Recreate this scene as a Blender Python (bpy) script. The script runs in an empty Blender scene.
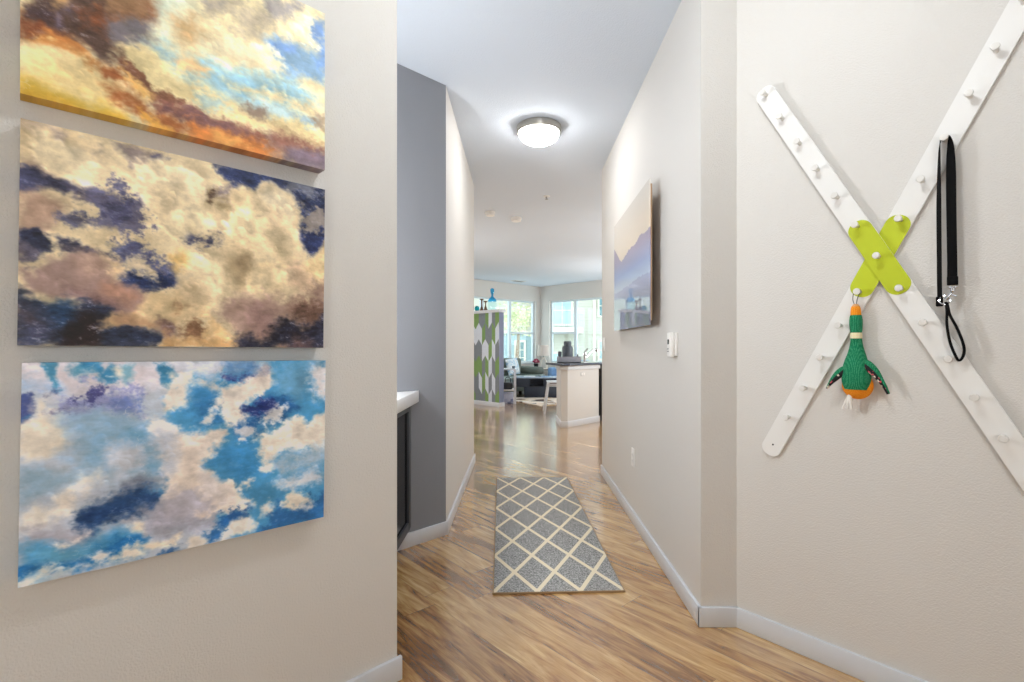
import bpy, bmesh, math, random
import numpy as np
from mathutils import Vector, Matrix

random.seed(7)
scene = bpy.context.scene
col = scene.collection
R2 = math.sqrt(0.5)
EYE = 1.16          # lens height above the floor
H = 2.765           # ceiling height

# ------------------------------------------------------------------ materials
def lin(c):
    c = c/255.0
    return c/12.92 if c <= 0.04045 else ((c + 0.055)/1.055)**2.4
def rgba(c, g=1.0):
    if isinstance(c, str):
        c = tuple(int(c[i:i + 2], 16) for i in (0, 2, 4))
    return tuple(min(1.0, lin(v)*g) for v in c) + (1.0,)

def new_mat(name):
    m = bpy.data.materials.new(name); m.use_nodes = True
    nt = m.node_tree
    return m, nt, nt.nodes['Principled BSDF'], nt.nodes['Material Output']

def paint(name, c, rough=0.5, metal=0.0, spec=0.5, bump=None, mottle=None, emit=None, coat=0.0, sheen=0.0):
    """plain surface with optional (scale, strength, distance) noise bump and (scale, amount) tone mottle"""
    m, nt, b, out = new_mat(name)
    b.inputs['Base Color'].default_value = rgba(c)
    b.inputs['Roughness'].default_value = rough
    b.inputs['Metallic'].default_value = metal
    b.inputs['Specular IOR Level'].default_value = spec
    b.inputs['Coat Weight'].default_value = coat
    if sheen:
        b.inputs['Sheen Weight'].default_value = sheen
    tc = nt.nodes.new('ShaderNodeTexCoord')
    if bump:
        n = nt.nodes.new('ShaderNodeTexNoise'); n.inputs['Scale'].default_value = bump[0]
        n.inputs['Detail'].default_value = 2.5
        k = nt.nodes.new('ShaderNodeBump'); k.inputs['Strength'].default_value = bump[1]
        k.inputs['Distance'].default_value = bump[2]
        nt.links.new(tc.outputs['Object'], n.inputs['Vector'])
        nt.links.new(n.outputs['Fac'], k.inputs['Height'])
        nt.links.new(k.outputs['Normal'], b.inputs['Normal'])
    if mottle:
        n = nt.nodes.new('ShaderNodeTexNoise'); n.inputs['Scale'].default_value = mottle[0]
        n.inputs['Detail'].default_value = 4
        mr = nt.nodes.new('ShaderNodeMapRange')
        mr.inputs['From Min'].default_value = 0.3; mr.inputs['From Max'].default_value = 0.7
        mr.inputs['To Min'].default_value = 1 - mottle[1]; mr.inputs['To Max'].default_value = 1 + mottle[1]
        mx = nt.nodes.new('ShaderNodeMix'); mx.data_type = 'RGBA'; mx.blend_type = 'MULTIPLY'
        mx.inputs[0].default_value = 1.0
        mx.inputs[6].default_value = rgba(c)
        nt.links.new(tc.outputs['Object'], n.inputs['Vector'])
        nt.links.new(n.outputs['Fac'], mr.inputs['Value'])
        nt.links.new(mr.outputs['Result'], mx.inputs[7])
        nt.links.new(mx.outputs[2], b.inputs['Base Color'])
    if emit:
        b.inputs['Emission Color'].default_value = rgba(emit[0]); b.inputs['Emission Strength'].default_value = emit[1]
    return m

def vcol_mat(name, rough, spec=0.5, coat=0.0, coat_rough=0.03, bump=None):
    """colour from the print laid down on the mesh"""
    m, nt, b, out = new_mat(name)
    a = nt.nodes.new('ShaderNodeVertexColor'); a.layer_name = 'print'
    nt.links.new(a.outputs['Color'], b.inputs['Base Color'])
    b.inputs['Roughness'].default_value = rough; b.inputs['Specular IOR Level'].default_value = spec
    b.inputs['Coat Weight'].default_value = coat; b.inputs['Coat Roughness'].default_value = coat_rough
    if bump:
        tc = nt.nodes.new('ShaderNodeTexCoord')
        n = nt.nodes.new('ShaderNodeTexNoise'); n.inputs['Scale'].default_value = bump[0]; n.inputs['Detail'].default_value = 4
        k = nt.nodes.new('ShaderNodeBump'); k.inputs['Strength'].default_value = bump[1]; k.inputs['Distance'].default_value = bump[2]
        nt.links.new(tc.outputs['Object'], n.inputs['Vector']); nt.links.new(n.outputs['Fac'], k.inputs['Height'])
        nt.links.new(k.outputs['Normal'], b.inputs['Normal'])
    return m

def glass_pane(name, tint, gloss=0.06):
    m, nt, b, out = new_mat(name)
    nt.nodes.remove(b)
    t = nt.nodes.new('ShaderNodeBsdfTransparent'); t.inputs['Color'].default_value = tint + (1,)
    g = nt.nodes.new('ShaderNodeBsdfGlossy'); g.inputs['Roughness'].default_value = 0.02
    mx = nt.nodes.new('ShaderNodeMixShader'); mx.inputs[0].default_value = gloss
    nt.links.new(t.outputs[0], mx.inputs[1]); nt.links.new(g.outputs[0], mx.inputs[2])
    nt.links.new(mx.outputs[0], out.inputs['Surface'])
    return m

def math_node(nt, op, a, b=None):
    n = nt.nodes.new('ShaderNodeMath'); n.operation = op
    for i, v in enumerate((a, b)):
        if v is None: continue
        if isinstance(v, (int, float)): n.inputs[i].default_value = v
        else: nt.links.new(v, n.inputs[i])
    return n.outputs[0]

def wood_floor():
    """long honey-brown planks laid on the diagonal, seams and streaky grain"""
    m, nt, b, out = new_mat('plank_floor')
    tc = nt.nodes.new('ShaderNodeTexCoord')
    mp = nt.nodes.new('ShaderNodeMapping'); mp.vector_type = 'POINT'
    mp.inputs['Rotation'].default_value = (0, 0, math.radians(48.2))
    nt.links.new(tc.outputs['Object'], mp.inputs['Vector'])
    sp = nt.nodes.new('ShaderNodeSeparateXYZ'); nt.links.new(mp.outputs[0], sp.inputs[0])
    W, L = 0.152, 1.22
    q = math_node(nt, 'DIVIDE', sp.outputs['Y'], W)
    row = math_node(nt, 'FLOOR', q)
    fq = math_node(nt, 'FRACT', q)
    wn = nt.nodes.new('ShaderNodeTexWhiteNoise'); wn.noise_dimensions = '1D'
    nt.links.new(row, wn.inputs['W'])
    p = math_node(nt, 'ADD', math_node(nt, 'DIVIDE', sp.outputs['X'], L), wn.outputs['Value'])
    pi = math_node(nt, 'FLOOR', p); fp = math_node(nt, 'FRACT', p)
    cb = nt.nodes.new('ShaderNodeCombineXYZ'); nt.links.new(row, cb.inputs[0]); nt.links.new(pi, cb.inputs[1])
    wn2 = nt.nodes.new('ShaderNodeTexWhiteNoise'); wn2.noise_dimensions = '2D'; nt.links.new(cb.outputs[0], wn2.inputs['Vector'])
    tone = wn2.outputs['Value']
    # grain: noise stretched along each plank and shifted from plank to plank
    shift = math_node(nt, 'MULTIPLY', tone, 31.0)
    gx = math_node(nt, 'ADD', math_node(nt, 'MULTIPLY', sp.outputs['X'], 2.6), shift)
    gy = math_node(nt, 'MULTIPLY', sp.outputs['Y'], 22.0)
    gv = nt.nodes.new('ShaderNodeCombineXYZ'); nt.links.new(gx, gv.inputs[0]); nt.links.new(gy, gv.inputs[1]); nt.links.new(shift, gv.inputs[2])
    n1 = nt.nodes.new('ShaderNodeTexNoise'); n1.inputs['Scale'].default_value = 1.0; n1.inputs['Detail'].default_value = 6
    n1.inputs['Roughness'].default_value = 0.62; n1.inputs['Distortion'].default_value = 0.8
    nt.links.new(gv.outputs[0], n1.inputs['Vector'])
    gv2 = nt.nodes.new('ShaderNodeCombineXYZ')
    nt.links.new(math_node(nt, 'MULTIPLY', gx, 5.0), gv2.inputs[0]); nt.links.new(math_node(nt, 'MULTIPLY', gy, 6.0), gv2.inputs[1])
    n2 = nt.nodes.new('ShaderNodeTexNoise'); n2.inputs['Scale'].default_value = 1.0; n2.inputs['Detail'].default_value = 3
    nt.links.new(gv2.outputs[0], n2.inputs['Vector'])
    f = math_node(nt, 'ADD', math_node(nt, 'MULTIPLY', n1.outputs['Fac'], 0.86), math_node(nt, 'MULTIPLY', n2.outputs['Fac'], 0.14))
    f = math_node(nt, 'ADD', f, math_node(nt, 'MULTIPLY', math_node(nt, 'SUBTRACT', tone, 0.5), 0.16))
    f = math_node(nt, 'ADD', math_node(nt, 'MULTIPLY', math_node(nt, 'SUBTRACT', f, 0.5), 1.15), 0.5)
    rp = nt.nodes.new('ShaderNodeValToRGB'); e = rp.color_ramp.elements
    e[0].position = 0.22; e[0].color = rgba((100, 66, 34))
    e[1].position = 0.74; e[1].color = rgba((224, 190, 134))
    for pos, c in ((0.37, (132, 90, 50)), (0.48, (170, 126, 76)), (0.60, (198, 158, 102))):
        x = e.new(pos); x.color = rgba(c)
    nt.links.new(f, rp.inputs[0])
    s1 = math_node(nt, 'LESS_THAN', fq, 0.012); s2 = math_node(nt, 'LESS_THAN', fp, 0.0022)
    seam = math_node(nt, 'MAXIMUM', s1, s2)
    mx = nt.nodes.new('ShaderNodeMix'); mx.data_type = 'RGBA'
    nt.links.new(math_node(nt, 'MULTIPLY', seam, 0.55), mx.inputs[0])
    nt.links.new(rp.outputs['Color'], mx.inputs[6]); mx.inputs[7].default_value = rgba((70, 46, 28))
    nt.links.new(mx.outputs[2], b.inputs['Base Color'])
    b.inputs['Roughness'].default_value = 0.26; b.inputs['Specular IOR Level'].default_value = 0.6
    b.inputs['Coat Weight'].default_value = 1.0; b.inputs['Coat Roughness'].default_value = 0.15; b.inputs['Coat IOR'].default_value = 2.05
    bp = nt.nodes.new('ShaderNodeBump'); bp.inputs['Strength'].default_value = 0.12; bp.inputs['Distance'].default_value = 0.002
    nt.links.new(n2.outputs['Fac'], bp.inputs['Height']); nt.links.new(bp.outputs['Normal'], b.inputs['Normal'])
    return m

def lattice_rug(w, l):
    """grey pile with cream diamonds; the mesh's own x runs 0..w and y 0..l"""
    m, nt, b, out = new_mat('lattice_pile')
    tc = nt.nodes.new('ShaderNodeTexCoord'); sp = nt.nodes.new('ShaderNodeSeparateXYZ')
    nt.links.new(tc.outputs['Object'], sp.inputs[0])
    cw, cl = w/3, l/5
    a = math_node(nt, 'DIVIDE', sp.outputs['X'], cw); c = math_node(nt, 'DIVIDE', sp.outputs['Y'], cl)
    band = 0.060
    lines = []
    for op in ('ADD', 'SUBTRACT'):
        f = math_node(nt, 'FRACT', math_node(nt, 'ADD', math_node(nt, op, a, c), 100.5))
        lines.append(math_node(nt, 'LESS_THAN', math_node(nt, 'ABSOLUTE', math_node(nt, 'SUBTRACT', f, 0.5)), band))
    line = math_node(nt, 'MAXIMUM', lines[0], lines[1])
    n = nt.nodes.new('ShaderNodeTexNoise'); n.inputs['Scale'].default_value = 120; n.inputs['Detail'].default_value = 5; n.inputs['Roughness'].default_value = 0.75
    nt.links.new(tc.outputs['Object'], n.inputs['Vector'])
    rp = nt.nodes.new('ShaderNodeValToRGB'); e = rp.color_ramp.elements
    e[0].position = 0.38; e[0].color = rgba((88, 88, 88)); e[1].position = 0.62; e[1].color = rgba((194, 193, 190))
    nt.links.new(n.outputs['Fac'], rp.inputs[0])
    mx = nt.nodes.new('ShaderNodeMix'); mx.data_type = 'RGBA'
    nt.links.new(line, mx.inputs[0]); nt.links.new(rp.outputs[0], mx.inputs[6]); mx.inputs[7].default_value = rgba((232, 220, 194))
    nt.links.new(mx.outputs[2], b.inputs['Base Color'])
    b.inputs['Roughness'].default_value = 0.95; b.inputs['Specular IOR Level'].default_value = 0.1
    bp = nt.nodes.new('ShaderNodeBump'); bp.inputs['Strength'].default_value = 0.5; bp.inputs['Distance'].default_value = 0.004
    nt.links.new(n.outputs['Fac'], bp.inputs['Height']); nt.links.new(bp.outputs['Normal'], b.inputs['Normal'])
    return m

def knit(name, c, c2, scale=170):
    """coarse woven plush"""
    m, nt, b, out = new_mat(name)
    tc = nt.nodes.new('ShaderNodeTexCoord')
    v = nt.nodes.new('ShaderNodeTexVoronoi'); v.inputs['Scale'].default_value = scale; v.inputs['Randomness'].default_value = 0.25
    nt.links.new(tc.outputs['Object'], v.inputs['Vector'])
    rp = nt.nodes.new('ShaderNodeValToRGB'); e = rp.color_ramp.elements
    e[0].position = 0.15; e[0].color = rgba(c2); e[1].position = 0.6; e[1].color = rgba(c)
    nt.links.new(v.outputs['Distance'], rp.inputs[0]); nt.links.new(rp.outputs[0], b.inputs['Base Color'])
    b.inputs['Roughness'].default_value = 0.85; b.inputs['Specular IOR Level'].default_value = 0.2
    bp = nt.nodes.new('ShaderNodeBump'); bp.inputs['Strength'].default_value = 0.6; bp.inputs['Distance'].default_value = 0.003; bp.invert = True
    nt.links.new(v.outputs['Distance'], bp.inputs['Height']); nt.links.new(bp.outputs['Normal'], b.inputs['Normal'])
    return m

def patches(name, scale, stops, rough=0.85, stretch=(1, 1, 1), rand=1.0):
    """cells of a few flat colours (patterned rug, printed cloth)"""
    m, nt, b, out = new_mat(name)
    tc = nt.nodes.new('ShaderNodeTexCoord'); mp = nt.nodes.new('ShaderNodeMapping'); mp.inputs['Scale'].default_value = stretch
    v = nt.nodes.new('ShaderNodeTexVoronoi'); v.inputs['Scale'].default_value = scale; v.inputs['Randomness'].default_value = rand
    nt.links.new(tc.outputs['Object'], mp.inputs[0]); nt.links.new(mp.outputs[0], v.inputs['Vector'])
    sc = nt.nodes.new('ShaderNodeSeparateColor'); nt.links.new(v.outputs['Color'], sc.inputs[0])
    rp = nt.nodes.new('ShaderNodeValToRGB'); rp.color_ramp.interpolation = 'CONSTANT'; e = rp.color_ramp.elements
    e[0].position = 0; e[0].color = rgba(stops[0][1]); e[1].position = stops[1][0]; e[1].color = rgba(stops[1][1])
    for p_, c_ in stops[2:]:
        x = e.new(p_); x.color = rgba(c_)
    nt.links.new(sc.outputs[0], rp.inputs[0]); nt.links.new(rp.outputs[0], b.inputs['Base Color'])
    b.inputs['Roughness'].default_value = rough
    return m

def siding(name, c, pitch=0.2):
    m, nt, b, out = new_mat(name)
    tc = nt.nodes.new('ShaderNodeTexCoord'); sp = nt.nodes.new('ShaderNodeSeparateXYZ'); nt.links.new(tc.outputs['Object'], sp.inputs[0])
    f = math_node(nt, 'FRACT', math_node(nt, 'ADD', math_node(nt, 'DIVIDE', sp.outputs['Z'], pitch), 50.0))
    b.inputs['Base Color'].default_value = rgba(c); b.inputs['Roughness'].default_value = 0.7
    bp = nt.nodes.new('ShaderNodeBump'); bp.inputs['Strength'].default_value = 1.0; bp.inputs['Distance'].default_value = 0.05; bp.invert = True
    nt.links.new(f, bp.inputs['Height']); nt.links.new(bp.outputs['Normal'], b.inputs['Normal'])
    return m

# ------------------------------------------------------------------ mesh building
WORLD = {}          # world position of every object we place
class MB:
    def __init__(s, M=None):
        s.bm = bmesh.new(); s.M = M or Matrix()
    def _done(s, verts, mi):
        fs = set()
        for v in verts:
            v.co = s.M @ v.co
            fs.update(v.link_faces)
        for f in fs: f.material_index = mi
    def box(s, lo, hi, bev=0.0, seg=2, mi=0, M=None):
        lo = Vector(lo); hi = Vector(hi)
        r = bmesh.ops.create_cube(s.bm, size=1.0)['verts']
        for v in r:
            v.co = Vector(((lo[i] + hi[i])/2 + v.co[i]*(hi[i] - lo[i]) for i in range(3)))
        if bev:
            es = list({e for v in r for e in v.link_edges})
            g = bmesh.ops.bevel(s.bm, geom=es, offset=bev, segments=seg, affect='EDGES', profile=0.5)
            r = list({v for f in g['faces'] for v in f.verts} | {v for v in r if v.is_valid})
        if M is not None:
            for v in r: v.co = M @ v.co
        s._done(r, mi); return s
    def prism(s, poly, z0, z1, mi=0, bev=0.0):
        a = [s.bm.verts.new((p[0], p[1], z0)) for p in poly]; b = [s.bm.verts.new((p[0], p[1], z1)) for p in poly]
        n = len(poly)
        s.bm.faces.new(a); s.bm.faces.new(b[::-1])
        for i in range(n):
            s.bm.faces.new((a[i], a[(i + 1) % n], b[(i + 1) % n], b[i]))
        r = a + b
        if bev:
            es = list({e for v in r for e in v.link_edges})
            g = bmesh.ops.bevel(s.bm, geom=es, offset=bev, segments=2, affect='EDGES', profile=0.5)
            r = list({v for f in g['faces'] for v in f.verts} | {v for v in r if v.is_valid})
        s._done(r, mi); return s
    def loops(s, rings, mi=0, close=True, cap=True):
        """skin a list of equally long point rings"""
        R_ = [[s.bm.verts.new(p) for p in ring] for ring in rings]
        n = len(R_[0])
        for a, b in zip(R_, R_[1:]):
            for i in range(n if close else n - 1):
                s.bm.faces.new((a[i], a[(i + 1) % n], b[(i + 1) % n], b[i]))
        if cap:
            s.bm.faces.new(R_[0][::-1]); s.bm.faces.new(R_[-1])
        s._done([v for r in R_ for v in r], mi); return s
    def lathe(s, c, prof, n=28, sx=1.0, sy=1.0, mi=0, M=None):
        rings = []
        for r, z in prof:
            ring = []
            for i in range(n):
                a = 2*math.pi*i/n
                p = Vector((r*math.cos(a)*sx, r*math.sin(a)*sy, z))
                if M is not None: p = M @ p
                ring.append(Vector(c) + p)
            rings.append(ring)
        return s.loops(rings, mi)
    def tube(s, pts, rad, n=10, mi=0, closed=False):
        pts = [Vector(p) for p in pts]; m = len(pts)
        rings = []
        for i, p in enumerate(pts):
            if closed: d = pts[(i + 1) % m] - pts[i - 1]
            else: d = pts[min(i + 1, m - 1)] - pts[max(i - 1, 0)]
            d.normalize()
            up = Vector((0, 0, 1)) if abs(d.z) < 0.9 else Vector((1, 0, 0))
            ex = d.cross(up).normalized(); ey = d.cross(ex)
            r = rad[i] if isinstance(rad, (list, tuple)) else rad
            rings.append([p + (ex*math.cos(2*math.pi*k/n) + ey*math.sin(2*math.pi*k/n))*r for k in range(n)])
        if closed:
            rings.append(rings[0])
            return s.loops(rings, mi, cap=False)
        return s.loops(rings, mi)
    def ribbon(s, pts, wid, w, t, mi=0):
        """flat strap: pts along it, wid the direction of its width at each point"""
        pts = [Vector(p) for p in pts]; m = len(pts); rings = []
        for i, p in enumerate(pts):
            d = (pts[min(i + 1, m - 1)] - pts[max(i - 1, 0)]).normalized()
            a = Vector(wid[i] if isinstance(wid, list) else wid); a = (a - d*a.dot(d)).normalized()
            nrm = d.cross(a)
            ww = w[i] if isinstance(w, list) else w
            rings.append([p + a*ww/2 + nrm*t/2, p - a*ww/2 + nrm*t/2, p - a*ww/2 - nrm*t/2, p + a*ww/2 - nrm*t/2])
        return s.loops(rings, mi)
    def ball(s, c, r, n=20, mi=0, M=None):
        r = (r, r, r) if isinstance(r, (int, float)) else r
        prof = [(math.sin(math.pi*k/n), -math.cos(math.pi*k/n)) for k in range(n + 1)]
        prof[0] = (0.02, -1); prof[-1] = (0.02, 1)
        T = Matrix.Diagonal((r[0], r[1], r[2])).to_4x4()
        if M is not None: T = M @ T
        return s.lathe(c, prof, n=max(12, n), mi=mi, M=T)
    def build(s, name, mats, parent=None, loc=None, smooth=38, weld=False):
        if weld: bmesh.ops.remove_doubles(s.bm, verts=s.bm.verts, dist=1e-5)
        bmesh.ops.recalc_face_normals(s.bm, faces=s.bm.faces)
        base = WORLD[parent.name] if parent is not None else Vector(loc or (0, 0, 0))
        for v in s.bm.verts: v.co -= base
        me = bpy.data.meshes.new(name); s.bm.to_mesh(me); s.bm.free()
        for m in (mats if isinstance(mats, (list, tuple)) else [mats]): me.materials.append(m)
        if smooth:
            me.polygons.foreach_set('use_smooth', [True]*len(me.polygons))
            me.set_sharp_from_angle(angle=math.radians(smooth))
        o = bpy.data.objects.new(name, me); col.objects.link(o)
        if parent is not None: o.parent = parent
        else: o.location = base
        WORLD[o.name] = base.copy()
        return o

def tag(o, label=None, cat=None, group=None, kind=None):
    if label: o['label'] = label
    if cat: o['category'] = cat
    if group: o['group'] = group
    if kind: o['kind'] = kind
    return o
def thing(name, label, cat, loc, group=None):
    o = bpy.data.objects.new(name, None); col.objects.link(o); o.location = loc
    o.empty_display_size = 0.05
    WORLD[o.name] = Vector(loc)
    return tag(o, label, cat, group)
def struct(mb, name, m, parent=None, smooth=0):
    o = mb.build(name, m, parent, smooth=smooth)
    if parent is None: o['kind'] = 'structure'
    return o
def frame(o, ex, ey, ez=(0, 0, 1)):
    M = Matrix.Identity(4)
    for j, a in enumerate((ex, ey, ez)):
        for i in range(3): M[i][j] = a[i]
    for i in range(3): M[i][3] = o[i]
    return M

# ------------------------------------------------------------------ printed skies for the canvases
def value_noise(x, y, seed):
    g = np.random.RandomState(seed).rand(257, 257)
    xi = np.floor(x).astype(int); yi = np.floor(y).astype(int)
    fx = x - xi; fy = y - yi
    fx = fx*fx*(3 - 2*fx); fy = fy*fy*(3 - 2*fy)
    xi %= 256; yi %= 256
    a = g[yi, xi]; b = g[yi, xi + 1]; c = g[yi + 1, xi]; d = g[yi + 1, xi + 1]
    return (a + (b - a)*fx)*(1 - fy) + (c + (d - c)*fx)*fy

def fractal(x, y, seed, octaves=4, gain=0.55):
    t = 0.0; amp = 1.0; tot = 0.0
    for k in range(octaves):
        t = t + amp*(value_noise(x*2**k + 7.3*k, y*2**k + 3.1*k, seed + k) - 0.5)*2
        tot += amp; amp *= gain
    return t/tot

def inside_distance(px, py, pts):
    """signed distance to a closed outline, positive inside"""
    d = np.full(px.shape, 1e9); odd = np.zeros(px.shape, bool)
    n = len(pts)
    for i in range(n):
        ax, ay = pts[i]; bx, by = pts[(i + 1) % n]
        ex, ey = bx - ax, by - ay
        t = np.clip(((px - ax)*ex + (py - ay)*ey)/(ex*ex + ey*ey + 1e-12), 0, 1)
        d = np.minimum(d, (px - ax - t*ex)**2 + (py - ay - t*ey)**2)
        hit = (ay > py) != (by > py)
        xc = ax + (py - ay)*ex/(ey if abs(ey) > 1e-12 else 1e-12)
        odd ^= hit & (px < xc)
    d = np.sqrt(d)
    return np.where(odd, d, -d)

def paint_clouds(spec, nu, nv, seed, aspect, relief=0.22, streaks=0.05, chroma=1.0):
    """the printed sky of one canvas as an (nv, nu, 3) array of sRGB values"""
    base, layers = spec
    hexc = lambda h: np.array(h, float)
    u, v = np.meshgrid(np.linspace(0, 1, nu), np.linspace(0, 1, nv))
    x = u*aspect; y = v
    img = np.empty((nv, nu, 3)); img[:] = hexc(base)
    wx = fractal(x*6, y*6, seed + 50, 5, 0.52)*0.034; wy = fractal(x*6 + 40, y*6, seed + 60, 5, 0.52)*0.034
    # heaped cumulus relief: overlapping lumps, each pale above and tan below
    rng = np.random.RandomState(seed + 70); puff = np.zeros((nv, nu))
    bx = x + wx*1.1; by = y + wy*1.1
    for i in range(330):
        cx = rng.rand()*aspect; cy = rng.rand(); r = 0.02 + 0.11*rng.rand()**2.2*(1 if i < 200 else 0.6)
        i0, i1 = int(max(0, (cx - r - .04)/aspect*nu)), int(min(nu, (cx + r + .04)/aspect*nu) + 1)
        j0, j1 = int(max(0, (cy - r - .04)*nv)), int(min(nv, (cy + r + .04)*nv) + 1)
        dx = bx[j0:j1, i0:i1] - cx; dy = by[j0:j1, i0:i1] - cy
        q = np.sqrt(dx*dx + dy*dy)/r
        t = np.clip((dx*0.45 - dy*0.85)/r, -1, 1)
        a = np.clip((1 - q)/0.28, 0, 1)*np.clip(0.75 + 0.5*t, 0, 1)
        w = puff[j0:j1, i0:i1]; w += (t - w)*a
    for k, (c, soft, amp, fq, s) in enumerate(layers):
        pts = [(s[i]/1000, s[i + 1]/1000) for i in range(0, len(s), 2)]
        pts = [(p[0]*aspect, p[1]) for p in pts]
        sd = inside_distance(x + wx, y + wy, pts)
        n = fractal(x*fq, y*fq, seed + 5*k, 5, 0.62)
        fine = fractal(x*fq*5, y*fq*7, seed + 5*k + 2, 3, 0.6)
        e = sd + (n*1.7 + fine*0.65 + puff*0.55)*amp/1000
        s_ = max(soft*1.5, 7)/1000
        a = np.clip((e + s_)/(2*s_), 0, 1); a = a*a*(3 - 2*a)
        light = np.clip((np.mean(hexc(c)) - 150)/50, 0, 1)
        rim = light*(0.07*np.exp(-np.clip(e, 0, 1)/0.03) - 0.07*np.clip((e - 0.03)/0.12, 0, 1))
        tone = 1 + rim + relief*fractal(x*fq*0.8 + 9, y*fq*0.8, seed + 5*k + 3, 4, 0.6)
        img += (hexc(c)*tone[..., None] - img)*(a*0.94)[..., None]
    r = fractal(x*9, y*9, seed + 900, 6, 0.7)
    lum = img.mean(axis=2)/255
    dark = np.clip(1.5 - lum*2.6, 0, 1)
    r2 = fractal(x*16, y*34, seed + 930, 5, 0.75)
    flecks = np.clip((r2 - 0.22)*3.2, 0, 1)*dark
    img += (np.array([150., 146., 148.]) - img)*(flecks*0.55)[..., None]
    mod = 1 + relief*(0.75*r + dark*2.2*r2 + 0.62*puff*np.clip(lum*1.6 - 0.3, 0, 1))
    img = img*np.stack([mod, mod**1.05, mod**1.15], axis=2)
    sc = fractal(x*30, y*90, seed + 950, 3, 0.7)
    img *= (1 + streaks*sc)[..., None]
    # pale hairline scratches of the distressed print
    rid = 1 - np.abs(fractal(x*6, y*8, seed + 980, 4, 0.6))
    mask = np.clip((fractal(x*3, y*3, seed + 990, 3) - 0.25)*4, 0, 1)
    sk = np.clip((rid - 0.985)*60, 0, 1)*mask
    img += (np.array([230., 222., 210.]) - img)*(sk*0.45)[..., None]
    grey = img.mean(axis=2, keepdims=True)
    return np.clip(grey + (img - grey)*chroma, 4, 250)
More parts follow.
